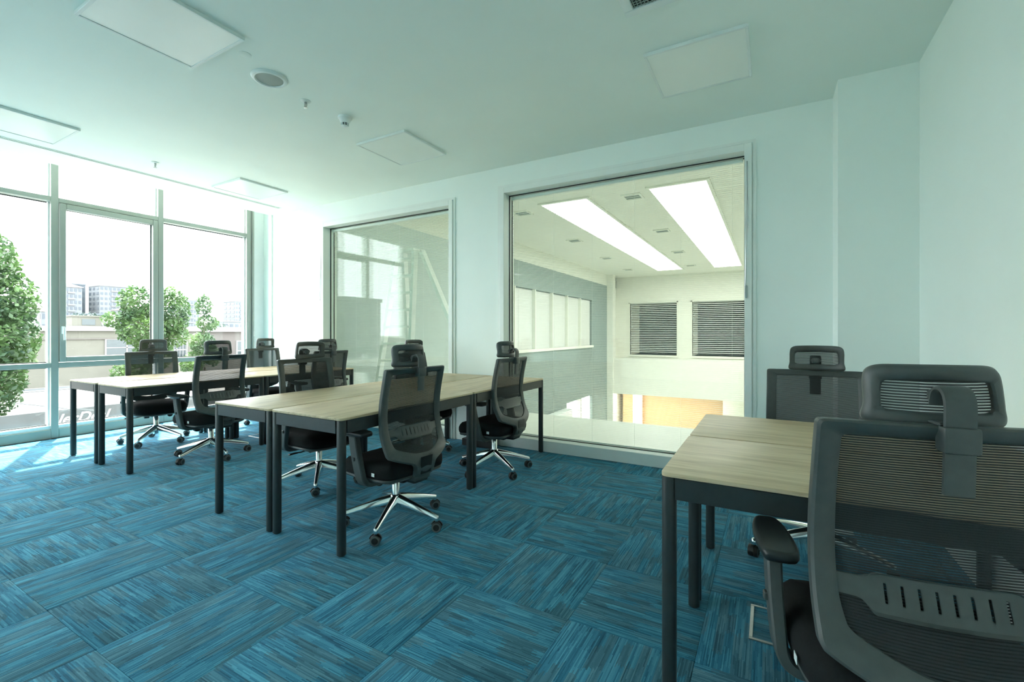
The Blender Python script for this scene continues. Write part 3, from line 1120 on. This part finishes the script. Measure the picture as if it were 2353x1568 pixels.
    for front in (True, False):
        base_i = len(lu.v)
        vs = [lp(x, q, front) for x in xs for q in rows]
        fs = []
        R_ = len(rows)
        for i in range(len(xs) - 1):
            mid = (xs[i] + xs[i + 1]) / 2
            inslot = any(abs(mid - q) < .0028 for q in slots)
            for k in range(R_ - 1):
                if inslot and k == 2:
                    continue
                f = (i * R_ + k, (i + 1) * R_ + k, (i + 1) * R_ + k + 1, i * R_ + k + 1)
                fs.append(f if not front else f[::-1])
        lu.add(vs, fs)
    R_ = len(rows)
    nn = len(xs) * R_
    ed = []
    for i in range(len(xs) - 1):
        for k in (0, R_ - 1):
            a, b = i * R_ + k, (i + 1) * R_ + k
            ed.append((a, b, nn + b, nn + a) if k else (b, a, nn + a, nn + b))
    lu.f += ed
    lu.build('lumbar_support', P, bf, angle=30)
    # cover plate on the lower yoke
    pl = MB()
    vs, fs = [], []
    g = [(-.047, .47), (.047, .47), (.040, .365), (-.040, .365)]
    for dy in (-.0305, -.0335):
        for x, z in g:
            vs.append((x, back_y(x, z) + dy, z))
    pl.add(vs, [(0, 1, 2, 3), (7, 6, 5, 4), (0, 4, 5, 1), (1, 5, 6, 2), (2, 6, 7, 3), (3, 7, 4, 0)])
    pl.build('cover_plate', PD, bf, smooth=False)
    # ---- headrest
    def hy(x, z):
        q = (z - 1.075) / .075
        return -.155 + .016 * q + .055 * (x / .13) ** 2 + .012 * q * q * (1 if q < 0 else -.3)
    hp = [((0, 1.141), (0, 1.106)), ((.07, 1.140), (.060, 1.105)), ((.102, 1.137), (.088, 1.103)), ((.120, 1.125), (.096, 1.097)), ((.1255, 1.100), (.099, 1.085)), ((.126, 1.070), (.100, 1.070)),
          ((.1265, 1.044), (.1005, 1.052)), ((.131, 1.022), (.099, 1.043)), ((.127, 1.008), (.090, 1.038)), ((.108, 1.0035), (.065, 1.036)), ((.06, 1.002), (.04, 1.036)), ((0, 1.002), (0, 1.036))]
    O = [(p.x, p.y) for p in spline([(a[0], a[1], 0) for a, b in hp], 4)]
    I = [(p.x, p.y) for p in spline([(b[0], b[1], 0) for a, b in hp], 4)]
    O = O + [(-x, z) for x, z in O[::-1]][1:-1]
    I = I + [(-x, z) for x, z in I[::-1]][1:-1]
    n = len(O)
    sec = [(0.0, -.006), (0.08, 0.0), (0.3, 0.004), (0.8, 0.003), (1.0, -.003), (1.0, -.016), (0.85, -.022), (0.4, -.026), (0.15, -.024), (0.0, -.014)]
    m = len(sec)
    vs, fs = [], []
    for k in range(n):
        for u, d in sec:
            x = O[k][0] + (I[k][0] - O[k][0]) * u
            z = O[k][1] + (I[k][1] - O[k][1]) * u
            vs.append((x, hy(x, z) + d, z))
    for k in range(n):
        k2 = (k + 1) % n
        for i in range(m):
            j = (i + 1) % m
            fs.append((k * m + i, k2 * m + i, k2 * m + j, k * m + j))
    hf = MB().add(vs, fs).build('headrest', P, t, angle=50)
    net = MB()
    vs, fs = [], []
    nx, nz = 14, 6
    for i in range(nx + 1):
        x = -.102 + .204 * i / nx
        for k in range(nz + 1):
            z = 1.034 + .074 * k / nz
            vs.append((x, hy(x, z) - .004, z))
    for i in range(nx):
        for k in range(nz):
            a = i * (nz + 1) + k
            fs.append((a, a + nz + 1, a + nz + 2, a + 1))
    net.add(vs, fs).build('headrest_mesh', M['net_h'], hf, angle=60)
    # ---- headrest post: flat strap that arches over to the headrest
    path = spline([(0, -.226, .860), (0, -.229, .92), (0, -.232, .99), (0, -.233, 1.040), (0, -.228, 1.061), (0, -.214, 1.074), (0, -.196, 1.075), (0, -.182, 1.066), (0, -.176, 1.052), (0, -.172, 1.038)], 4)
    sec = [(-1, -.3), (-.8, -.9), (-.3, -1), (.3, -1), (.8, -.9), (1, -.3), (.95, .6), (.7, .8), (-.7, .8), (-.95, .6)]
    sc = []
    n = len(path)
    for k in range(n):
        q = k / (n - 1)
        sc.append((.0265, .0075 if q < .5 else .0075 - .002 * (q - .5)))
    hpo = MB().sweep([tuple(p) for p in path], sec, sc, side=(1, 0, 0))
    po = hpo.build('headrest_post', P, t, angle=45)
    cl = MB().rbox(-.031, .031, -.246, -.205, .947, 1.001, .006, 2)
    cl.rbox(-.031, .031, -.225, -.175, 1.000, 1.006, .002, 1)
    cl.build('clip', P, po)
    MB().lathe([(0.011, -.024), (0.013, -.020), (0.013, .020), (0.011, .024)], 14, (0, -.170, 1.058), 'x').rbox(-.020, .020, -.178, -.156, 1.038, 1.074, .006, 1).build('pivot', P, po)
    return t


chair0 = make_chair()
CH = [
    (-2.08, 2.167, 174.7, 5, 'black mesh office chair at near right desk of the middle island'),
    (-2.12, 3.43, 178.4, 43, 'black mesh office chair before the big interior window'),
    (-3.165, 2.43, 356.4, 30, 'black mesh office chair facing us across the middle island'),
    (-3.165, 3.68, 358.0, 10, 'mostly hidden chair at far left of the middle island, headrest showing'),
    (-4.775, 2.436, 182.5, 68, 'back-turned office chair at near side of the island by the facade'),
    (-5.97, 2.471, 349.9, 21, 'office chair before the facade window handle, nearest the left edge'),
    (-5.97, 3.81, 0.0, 50, 'office chair in the far window corner, mesh back facing us'),
    (-4.775, 3.70, 180.0, 15, 'back-turned office chair at far end of the island by the facade'),
    (0.296, 1.479, 100.0, 67, 'big close-up office chair cut by the right edge'),
    (0.22, 2.90, 268.0, 55, 'office chair behind the right desks, against the pilaster'),
]
for k, (x, y, a, rot, label) in enumerate(CH):
    c = chair0 if k == 0 else copy_tree(chair0)
    c.location = (x, y, 0)
    c.rotation_euler = (0, 0, radians(a - 90))
    for ch in c.children:
        if ch.name.startswith('star_base'):
            ch.rotation_euler = (0, 0, radians(rot - (a - 90)))
    if 'close-up' in label:                      # this one has its gas lift raised a little
        for ch in c.children:
            if ch.name.split('.')[0] not in ('star_base', 'gas_lift', 'headrest'):
                ch.location.z += 0.018
    tag(c, label, 'office chair', 'mesh office chairs at the desks')

t = MB().rbox(-2.90, -2.50, 4.02, 4.11, 0.0, 0.075, .006, 1).build('power_box', M['plastic_d'])
tag(t, 'low black power box on the floor by the back wall', 'power box')


# ------------------------------------------------------------------ atrium beyond the interior windows
AX0, AX1, AY0, AY1 = -5.8, 9.0, 4.44, 19.4
ac = MB()
S1, S2 = (-3.68, -2.80, 7.6, 17.7), (-1.72, -0.85, 7.6, 17.8)
ac.box(AX0 - .2, AX1, AY0 - .2, AY1 + 2, 3.6, 3.8)
struct('ceiling_atrium', ac, M['a_wall'], 'high white ceiling of the hall behind the interior windows', 'ceiling')
struct('floor_gallery', MB().box(AX0, AX1, AY0, 6.25, -0.4, -0.02), M['a_floor'], 'pale gallery floor just beyond the interior windows', 'floor')
struct('floor_hall', MB().box(AX0 - 2, AX1, 4.3, 22, -3.9, -3.7), M['a_floor'], 'lower hall floor below the gallery edge', 'floor')
wl = thing('wall_hall_left', 'sage grey side wall of the hall with white blinds', 'wall', kind='structure')
b = MB()
b.box(AX0 - 0.2, AX0, AY0, AY1, 3.15, 3.6)
b.build('upper_band', M['a_wall'], wl, smooth=False)
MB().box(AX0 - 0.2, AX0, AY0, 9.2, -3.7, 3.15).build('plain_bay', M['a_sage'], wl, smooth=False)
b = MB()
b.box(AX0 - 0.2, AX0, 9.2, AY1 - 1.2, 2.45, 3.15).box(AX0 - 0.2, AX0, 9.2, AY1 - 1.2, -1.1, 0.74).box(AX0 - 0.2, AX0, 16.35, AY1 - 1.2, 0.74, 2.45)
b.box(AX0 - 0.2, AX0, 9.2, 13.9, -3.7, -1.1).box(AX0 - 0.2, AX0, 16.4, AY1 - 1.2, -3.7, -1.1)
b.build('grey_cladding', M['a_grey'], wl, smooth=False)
for k in range(6):
    y0 = 9.2 + k * 1.19
    MB().box(AX0 - 0.10, AX0 - 0.08, y0 + .02, y0 + 1.17, 0.76, 2.43).build('roller_blind', M['a_white'], wl, smooth=False)
    MB().box(AX0 - 0.08, AX0 + 0.02, y0 - .02, y0 + .02, 0.74, 2.45).build('window_post', M['a_wall'], wl, smooth=False)
MB().box(AX0 - 0.06, AX0 + 0.05, 9.2, 16.4, 0.68, 0.76).build('window_ledge', M['a_wall'], wl, smooth=False)
for k in range(2):
    MB().box(AX0 - 0.12, AX0 - 0.10, 13.9 + k * 1.28, 15.1 + k * 1.28, -3.5, -1.15).build('lit_window', M['a_door'], wl, smooth=False)
MB().box(AX0 - 0.1, AX0 + .03, 15.08, 15.20, -3.7, -1.1).build('window_post', M['a_wall'], wl, smooth=False)
MB().box(AX0 - 0.24, AX0 - 0.2, AY0 - .2, 18.4, -3.9, 3.8).build('outer_skin', M['a_wall'], wl, smooth=False)
wf = thing('wall_hall_far', 'cream far wall of the hall with two dark office windows', 'wall', kind='structure')
YF = AY1
b = MB()
b.box(AX0 - .4, AX1, YF, YF + .2, 2.47, 3.6)
b.box(AX0 - .4, AX1, YF, YF + .2, 0.10, 0.30)
b.box(AX0 - .4, -5.18, YF, YF + .2, 0.30, 2.47).box(-3.28, -2.69, YF, YF + .2, 0.30, 2.47).box(-0.80, AX1, YF, YF + .2, 0.30, 2.47)
b.build('upper_wall', M['a_wall'], wf, smooth=False)
b = MB()
b.box(AX0, AX1, YF - 1.2, YF + .2, 0.0, 0.19).box(AX0, AX1, YF - 1.2, YF - 1.0, -0.92, 0.0)
b.box(AX0, AX1, YF - 1.2, YF + .6, -1.25, -0.92)
b.build('balcony_beam', M['a_wall'], wf, smooth=False)
b = MB().box(AX0 - .2, AX0 + 0.25, YF - 1.25, YF - .9, -3.7, 3.6).box(AX0 - .2, AX0, YF - 1.2, YF + .2, -3.7, 3.6)
b.build('corner_pier', M['a_wall'], wf, smooth=False)
for x0, x1 in ((-5.18, -3.28), (-2.69, -0.80)):
    b = MB().box(x0, x1, YF + 1.6, YF + 1.7, 0.3, 2.47).box(x0, x1, YF + .2, YF + 1.7, .2, .3)
    b.build('dark_office', M['a_dark'], wf, smooth=False)
    b = MB()
    q = .05
    b.box(x0 - q, x0, YF - .03, YF + .1, 0.25, 2.52).box(x1, x1 + q, YF - .03, YF + .1, 0.25, 2.52)
    b.box(x0 - q, x1 + q, YF - .03, YF + .1, 2.47, 2.52).box(x0 - q, x1 + q, YF - .06, YF + .1, 0.22, 0.30)
    wo = b.build('window_frame', M['a_wall'], wf, smooth=False)
    sl = MB()
    z = 2.44
    while z > 0.34:
        sl.box(x0 + .02, x1 - .02, YF + .04, YF + .052, z, z + .022)
        z -= 0.075
    sl.build('blind_slats', M['slat'], wo, smooth=False)['kind'] = 'stuff'
b = MB().box(-5.0, -1.60, YF + 1.5, YF + 1.6, -3.7, -1.0)
b.build('peach_wall', M['a_orange'], wf, smooth=False)
MB().box(-5.8, -4.95, YF + 1.1, YF + 1.5, -3.7, -1.0).build('peach_wall', M['a_orange'], wf, smooth=False)
MB().box(-5.22, -4.82, YF + .6, YF + .63, -3.7, -1.1).build('lit_doorway', M['a_door'], wf, smooth=False)
MB().box(-5.6, -1.7, YF - .55, YF - .35, -1.29, -1.252).build('under_balcony_light', M['a_down'], wf, smooth=False)
MB().box(-1.60, AX1, YF + .3, YF + .5, -3.7, -1.0).build('lower_wall', M['a_wall'], wf, smooth=False)
MB().box(AX0 - 2, AX1, YF + 1.7, YF + 1.8, -3.9, 3.6).box(AX0 - .4, AX0 - .2, YF - 1.3, YF + 1.8, -3.9, 3.7).build('rear_wall', M['a_wall'], wf, smooth=False)
struct('wall_hall_front', MB().box(XR + .15, AX1 + .2, 4.24, 4.44, -3.9, 3.8).box(AX0 - .2, AX1, 4.28, 4.44, -3.9, -.26).box(-6.62, AX1, 4.24, 4.44, 3.2, 3.8), M['a_wall'],
       'hall side of the office wall, above and below the interior windows', 'wall')
struct('wall_hall_right', MB().box(AX1, AX1 + .2, 4.2, AY1 + 2, -3.9, 3.8), M['a_wall'], 'far side wall of the hall, out of view at right', 'wall')
# long light wells in the hall ceiling; last two added unseen to brighten
for (x0, x1, y0, y1), lab in ((S1, 'left long glowing light panel in the hall ceiling'), (S2, 'right long glowing light panel in the hall ceiling'),
                             ((0.25, 1.12, 7.6, 17.8), 'third long light panel, added unseen behind the wall to brighten the room'), ((2.2, 3.1, 7.6, 17.8), 'fourth long light panel, added unseen at far right to brighten the room')):
    t = thing('skylight_panel', lab, 'skylight', (0, 0, 3.6), group='long light panels in the hall ceiling')
    fr = MB()
    for a0, a1, b0, b1 in ((x0 - .05, x0, y0 - .05, y1 + .05), (x1, x1 + .05, y0 - .05, y1 + .05), (x0, x1, y0 - .05, y0), (x0, x1, y1, y1 + .05)):
        fr.box(a0, a1, b0, b1, -.03, 0)
    fr.build('frame', M['a_wall'], t, smooth=False)
    MB().box(x0, x1, y0, y1, -.02, -.004).build('diffuser', M['a_light'], t, smooth=False)
vl = ['first in the left row', 'first in the right row', 'second in the left row', 'third in the left row', 'fourth in the left row', 'second in the right row', 'third in the right row', 'fourth in the right row']
for (x, y), l in zip([(-4.27, 7.97), (-2.08, 7.95), (-4.37, 11.0), (-4.50, 14.05), (-4.62, 17.05), (-2.18, 10.95), (-2.33, 14.04), (-2.42, 17.04)], vl):
    t = thing('hall_ceiling_vent', 'small square vent in the hall ceiling, ' + l, 'air vent', (x, y, 3.6), group='vents in the hall ceiling')
    MB().box(-.17, .17, -.17, -.13, -.02, 0).box(-.17, .17, .13, .17, -.02, 0).box(-.17, -.13, -.13, .13, -.02, 0).box(.13, .17, -.13, .13, -.02, 0).build('frame', M['a_wall'], t, smooth=False)
    for k in range(4):
        MB().box(-.13, .13, -.115 + k * .065, -.08 + k * .065, -.014, -.002).build('blade', M['a_grey'], t, smooth=False)
t = thing('air_conditioner', 'white wall air conditioner low in the hall', 'air conditioner', (AX0 + .02, 12.9, -1.55))
MB().rbox(0, .30, -.75, .75, 0, .34, .05, 2).build('casing', M['white'], t)
MB().box(.12, .28, -.70, .70, -.012, .004).build('louvre', M['a_grey'], t, smooth=False)

# step ladder on the gallery behind the left interior window
t = thing('step_ladder', 'white wooden step ladder standing behind the left interior window', 'ladder', (-5.0, 5.3, 0.0 - .02))
Hh = 2.52


def rail(xb, xt, yb, yt, w=.045):
    return MB().sweep([(xb, yb, 0), (xt, yt, Hh)], [(-w, -.027), (w, -.027), (w, .027), (-w, .027)], side=(0, 1, 0))


rail(-.50, -.17, -.05, .12).build('front_rail', M['ladder'], t, smooth=False)
rail(.22, .20, -.05, .12).build('front_rail', M['ladder'], t, smooth=False)
rail(1.30, .27, .55, .20, .05).build('rear_leg', M['ladder'], t, smooth=False)
rail(-.30, -.10, .62, .20).build('rear_leg', M['ladder'], t, smooth=False)
for k in range(9):
    z = 0.27 + k * .265
    q = z / Hh
    x0, x1, yc = -.50 + .33 * q, .22 - .02 * q, -.05 + .17 * q
    MB().box(x0, x1, yc - .07, yc + .07, z - .016, z + .016).build('step', M['ladder'], t, smooth=False)
MB().box(-.24, .24, .04, .26, Hh - .01, Hh + .02).build('top_platform', M['ladder'], t, smooth=False)

# ------------------------------------------------------------------ outside
GZ0 = -3.1
struct('ground', MB().box(-900, -7.6, -500, 700, GZ0 - .3, GZ0), M['street'], 'sunlit pale paved yard outside the windows', 'ground')
struct('pavement_strip', MB().box(-48.8, -46.6, -80, 90, GZ0, GZ0 + .06), M['asphalt'], 'grey kerb strip along the foot of the low building', 'pavement')
b = MB().box(-.45, .45, -9, 9, 0, .05)
o = b.build('dark_strip', M['asphalt'], None, smooth=False, loc=(-37.5, 10.1, GZ0))  # thin dark asphalt strip laid across the yard
o.rotation_euler = (0, 0, radians(-82))
tag(o, 'dark strip crossing the bright yard', 'ground_strip')

t = thing('low_building', 'long beige flat roofed building across the yard', 'building', (-50, 0, GZ0))
MB().box(-14, 0, -20, 24.5, 0, 4.5).build('wall', M['render'], t, smooth=False)
MB().box(-14, -.3, 24.5, 62, 0, 4.46).build('side_wall', M['render2'], t, smooth=False)
MB().box(-14.4, .35, -20.3, 24.8, 4.5, 4.9).build('roof', M['roofw'], t, smooth=False)
MB().box(-14.4, .05, 24.8, 62.3, 4.46, 4.95).build('roof', M['roofw'], t, smooth=False)
MB().box(0, .12, -20, 24.5, 3.78, 3.86).build('string_course', M['render2'], t, smooth=False)
for y0, y1, z0, z1 in ((17.0, 19.9, 2.4, 3.75), (21.5, 23.2, 1.6, 3.9), (10.0, 12.4, 2.4, 3.75), (28.3, 30.2, 1.5, 3.4)):
    f = MB()
    xx = 0 if y0 < 24 else -.3
    f.box(xx, xx + .10, y0 - .1, y0, z0 - .1, z1 + .1).box(xx, xx + .10, y1, y1 + .1, z0 - .1, z1 + .1)
    f.box(xx, xx + .10, y0, y1, z1, z1 + .1).box(xx, xx + .12, y0, y1, z0 - .1, z0)
    f.box(xx, xx + .08, (y0 + y1) / 2 - .05, (y0 + y1) / 2 + .05, z0, z1).box(xx, xx + .08, y0, y1, z0 + (z1 - z0) * .45, z0 + (z1 - z0) * .5)
    fo = f.build('window', M['roofw'], t, smooth=False)
    MB().box(xx, xx + .04, y0, y1, z0, z1).build('pane', M['winglass'], fo, smooth=False)
f = MB()
for k in range(7):
    f.box(.10, .13, 21.55 + k * .26, 21.58 + k * .26, 1.6, 3.9)
f.build('window_grille', M['roofw'], t, smooth=False)

t = thing('roof_hatch', 'small pale box with a dark opening on the flat roof', 'roof hatch', (-53, 16.4, GZ0 + 4.9))
MB().box(-.9, .9, -1.0, 1.0, 0, .85).box(-1.0, 1.0, -1.1, 1.1, .85, .95).build('housing', M['render'], t, smooth=False)
MB().box(.88, .93, -.35, .55, .12, .65).build('opening', M['winglass'], t, smooth=False)

t = thing('satellite_dish', 'white satellite dish on the flat roof', 'satellite dish', (-51.5, 17.85, GZ0 + 4.96))
d = MB().lathe([(0.0001, 0), (.2, .02), (.38, .07), (.52, .15), (.525, .13), (.38, .045), (.2, -.005), (.0001, -.03)], 24)
d.xform(Matrix.Translation((0, 0, .62)) @ Matrix.Rotation(radians(-28), 4, 'X') @ Matrix.Rotation(radians(78), 4, 'Y'))
d.build('dish', M['roofw'], t)
MB().tube([(0, 0, 0), (0, 0, .6)], .03, 8).tube([(-.25, -.3, 0), (0, 0, .5)], .02, 6).tube([(.25, -.3, 0), (0, 0, .5)], .02, 6).build('mast', M['steel'], t)
MB().tube([(0, 0, .5), (.55, .1, .55)], .015, 6).lathe([(.04, -.05), (.04, .05)], 10, (.55, .1, .56)).build('feed_arm', M['steel'], t)

# parapet fence in front of the low building
t = thing('yard_wall', 'low pale wall running before the beige building', 'wall', (-47, 0, GZ0))
MB().box(-.15, .15, 20, 70, 0, 2.0).build('masonry', M['render'], t, smooth=False)
MB().box(-.22, .22, 20, 70, 2.0, 2.15).build('coping', M['roofw'], t, smooth=False)


def text_mesh(s, size, shear=0.0):
    cu = bpy.data.curves.new('lettering', 'FONT')
    cu.body = s
    cu.size = size
    cu.shear = shear
    cu.extrude = 0.004
    cu.offset = 0.004
    ob = bpy.data.objects.new('lettering_tmp', cu)
    COL.objects.link(ob)
    bpy.context.view_layer.update()
    dg = bpy.context.evaluated_depsgraph_get()
    me = bpy.data.meshes.new_from_object(ob.evaluated_get(dg))
    bpy.data.objects.remove(ob)
    bpy.data.curves.remove(cu)
    return me


M['sign'] = mat('white_sign_lettering', (0.80, 0.82, 0.82), 0.6)
t = thing('sign_hoarding', 'weathered grey roadside hoarding with white italic lettering', 'hoarding', (-16, 0, GZ0))
for k in range(9):
    y0 = -4.5 + k * 1.55
    MB().rbox(-.05, 0, y0 + .008, y0 + 1.542, .10, 2.32, .008, 1).build('sheet_panel', M['hoard'], t)
for k in range(10):
    MB().box(-.14, -.05, -4.55 + k * 1.55, -4.45 + k * 1.55, 0, 2.3).build('post', M['steel'], t, smooth=False)
for s, size, y, z, sh in (('lerDeal', .35, 4.44, 1.96, .35), ('thvalti ev.yer n', .135, 4.42, 1.74, 0), ('632 55 23', .17, 3.62, 1.56, 0)):
    me = text_mesh(s, size, sh)
    me.materials.clear()
    me.materials.append(M['sign'])
    o = link('lettering', me, t, (.006, y, z))
    o.rotation_euler = (pi / 2, 0, pi / 2)


# trees -------------------------------------------------------------
def tree(name, label, x, y, z0, blobs, nleaf, leaf, m, trunk_r, seed, branches=True):
    rng = random.Random(seed)
    t = thing(name, label, 'tree', (x, y, z0))
    zt = max(b[2] for b in blobs)
    tr = MB().tube([(0, 0, 0), (.05, .03, zt * .4), (-.03, .02, zt * .75), (0, 0, zt)], [trunk_r, trunk_r * .8, trunk_r * .5, trunk_r * .2], 8)
    for b in blobs:
        zs = max(.3, b[2] - b[5] * 1.0)
        tr.tube([(0, 0, zs), (b[0] * .5, b[1] * .5, (zs + b[2]) / 2 + .1), (b[0], b[1], b[2])], [trunk_r * .4, trunk_r * .25, trunk_r * .08], 6)
    tr.build('trunk', M['bark'], t)
    tot = sum(b[3] * b[4] * b[5] for b in blobs)
    lf = MB()
    for bx, by, bz, rx, ry, rz in blobs:
        for _ in range(int(nleaf * rx * ry * rz / tot)):
            while True:
                p = Vector((rng.uniform(-1, 1), rng.uniform(-1, 1), rng.uniform(-1, 1)))
                if p.length < 1 and (p.length > .55 or rng.random() < .25):
                    break
            c = Vector((bx + p.x * rx, by + p.y * ry, bz + p.z * rz))
            s = leaf * rng.uniform(.6, 1.25)
            up = Vector((rng.uniform(-1, 1), rng.uniform(-1, 1), rng.uniform(.1, 1.3))).normalized()
            a = up.orthogonal().normalized()
            a = (Matrix.Rotation(rng.uniform(0, 6.28), 3, up) @ a)
            b2 = up.cross(a)
            dr = Vector((0, 0, -.25 * s))
            lf.add([c - a * s, c - b2 * s * .62 + dr, c + a * s + dr * 1.5, c + b2 * s * .62 + dr], [(0, 1, 2), (0, 2, 3)])
    f = lf.build('foliage', m, t, smooth=False)
    f['kind'] = 'stuff'
    return t


def ell(spec):
    return spec


# big plane tree at the left edge
tree('plane_tree', 'tall dense green tree at the left edge outside', -20, 3.45, GZ0,
     [(0, .25, 2.9, 1.5, 1.15, 1.3), (.2, .45, 4.2, 1.5, 1.2, 1.2), (0, .5, 5.3, 1.5, 1.2, 1.1), (.1, .25, 6.4, 1.4, 1.0, 1.0), (0, .0, 7.2, 1.1, .75, .8), (.0, -.9, 5.0, 1.5, 1.3, 2.2), (-.2, 1.2, 3.6, .7, .5, .6)],
     26000, .080, M['leaf1'], .16, 11)
tree('maple_tree', 'leafy green tree standing behind the middle facade mullion', -24, 9.75, GZ0,
     [(0, -.35, 4.6, 1.0, .95, .9), (0, .75, 5.3, .9, .75, 1.2), (.1, -.55, 5.7, .8, .7, .7), (0, .1, 3.4, .8, .75, .8), (-.1, -.7, 2.6, .7, .7, .6), (.0, -1.25, 4.9, .5, .5, .35), (.1, .9, 4.2, .6, .6, .5)],
     8200, .085, M['leaf2'], .10, 12)
tree('slender_tree', 'slender young tree between the mullion and the facade corner', -28, 13.9, GZ0,
     [(0, 0, 5.9, .55, .42, .65), (0, .2, 4.9, .55, .55, .5), (0, -.05, 3.7, .75, .62, .75), (0, -.6, 2.6, .7, .55, .7), (.1, .35, 3.0, .6, .5, .6)],
     3600, .085, M['leaf2'], .07, 13)
# bare branches near the facade corner
t = thing('bare_shrub', 'bare thin branches near the facade corner', 'shrub', (-26, 16.9, GZ0))
br = MB().tube([(0, .5, 0), (0, .2, 2.6), (0, -.1, 3.8), (0, -.45, 4.8)], [.05, .04, .03, .012], 6)
br.tube([(0, .1, 3.3), (0, -.15, 4.0), (0, .0, 4.4)], [.03, .02, .008], 6).tube([(0, .35, 1.6), (0, -.2, 2.5), (0, -.5, 3.1)], [.03, .02, .008], 6)
br.build('branches', M['bark'], t)

# far tree belt
rng = random.Random(5)
k = 0
names = ['leftmost', 'second from left', 'third from left', 'fourth from left', 'fifth from left', 'sixth from left', 'seventh from left', 'eighth from left', 'ninth from left', 'tenth from left', 'eleventh from left', 'rightmost']
for i in range(12):
    yy = 22 + i * 6.6 + rng.uniform(-.5, .5)
    zz = rng.uniform(5.3, 7.5)
    b = [(rng.uniform(-2, 2), rng.uniform(-2.5, 2.5), zz * rng.uniform(.45, .95), rng.uniform(2, 3.0), rng.uniform(2.0, 3.0), rng.uniform(1.6, 2.4)) for _ in range(5)]
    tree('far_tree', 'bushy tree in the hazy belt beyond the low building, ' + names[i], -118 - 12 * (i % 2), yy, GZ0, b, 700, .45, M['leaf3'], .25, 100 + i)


# far buildings
def tower(name, label, y0, y1, z1, X, m, floors, cols, depth=14, roof=None, z0=GZ0, cat='building'):
    t = thing(name, label, cat, (X, (y0 + y1) / 2, z0))
    h = z1 - z0
    w = (y1 - y0) / 2
    MB().box(-depth, 0, -w, w, 0, h).build('wall', m, t, smooth=False)
    wn = MB()
    fh = h / floors
    cw = 2 * w / cols
    for f in range(floors):
        for c in range(cols):
            ya = -w + c * cw + cw * .22
            wn.box(-.1, .12, ya, ya + cw * .55, f * fh + fh * .30, f * fh + fh * .78)
        # south flank
        for c in range(3):
            xa = -depth + c * depth / 3 + depth * .08
            wn.box(xa, xa + depth * .18, -w - .12, -w + .1, f * fh + fh * .3, f * fh + fh * .78)
    wn.build('windows', M['towerwin'], t, smooth=False)['kind'] = 'stuff'
    bl = MB()
    for f in range(1, floors):
        bl.box(0, .55, -w * .35, w * .35, f * fh - .12, f * fh + fh * .22)
    bl.build('balconies', M['towerw'], t, smooth=False)['kind'] = 'stuff'
    if roof == 'hip':
        MB().add([(.6, -w - .6, h), (.6, w + .6, h), (-depth - .6, w + .6, h), (-depth - .6, -w - .6, h), (-depth / 2, -w * .4, h + 2.2), (-depth / 2, w * .4, h + 2.2)],
                 [(0, 1, 5, 4), (1, 2, 5), (2, 3, 4, 5), (3, 0, 4), (3, 2, 1, 0)]).build('roof', M['roofred'], t, smooth=False)
    elif roof == 'peak':
        MB().add([(.4, -w * .5, h), (.4, w * .5, h), (.4, 0, h + 2.0), (-depth, -w * .5, h), (-depth, w * .5, h), (-depth, 0, h + 2.0)],
                 [(0, 1, 2), (3, 5, 4), (0, 2, 5, 3), (1, 4, 5, 2), (0, 3, 4, 1)]).build('gable', m, t, smooth=False)
        MB().box(-depth - .2, .3, -w - .3, w + .3, h, h + .5).build('roof', m, t, smooth=False)
    else:
        MB().box(-depth - .2, .3, -w - .2, w + .2, h, h + .6).build('roof', m, t, smooth=False)
    return t


S = 1.0
tower('apartment_tower', 'hazy pale apartment tower left of the dark one on the skyline', 84.5, 92.5, 24.0, -300, M['towerw'], 9, 5, roof='hip')
tower('apartment_tower', 'darker slate tower block on the skyline', 93.2, 98.8, 26.6, -316, M['towerg'], 10, 3, roof=None)
tower('apartment_tower', 'widest pale tower block with gabled top on the skyline', 99.4, 113.5, 25.6, -300, M['towerw'], 11, 8, roof='peak')
tower('apartment_tower', 'pale tower block between the leafy and slender trees', 136.8, 146.5, 20.5, -300, M['towerw'], 9, 6, roof=None)
tower('apartment_tower', 'pale stepped tower by the facade corner', 167.8, 177.0, 21.5, -300, M['towerw'], 9, 5, roof=None)
tower('far_house', 'long red roofed house below the skyline towers', 95, 112, 12.0, -260, M['towerw'], 3, 8, roof='hip')
tower('far_house', 'small red roofed house beside the tall dense tree', 70, 76, 10.5, -270, M['towerw'], 3, 4, roof='hip')
tower('far_house', 'grey apartment slab in front of the towers', 78, 93, 9.0, -250, M['towerg'], 3, 8, roof=None)
tower('far_house', 'white house low by the facade corner', 120, 135, 6.5, -220, M['towerw'], 2, 6, roof=None)
# block that only shows mirrored in the left interior window
tower('office_block', 'mid rise block mirrored in the left interior window', -52, -44, 6.8, -62, M['towerw'], 4, 5, roof=None)
tower('office_block', 'lower annex mirrored beside the mid rise block in the left interior window', -43.5, -34, 4.4, -62, M['towerw'], 3, 5, roof=None)
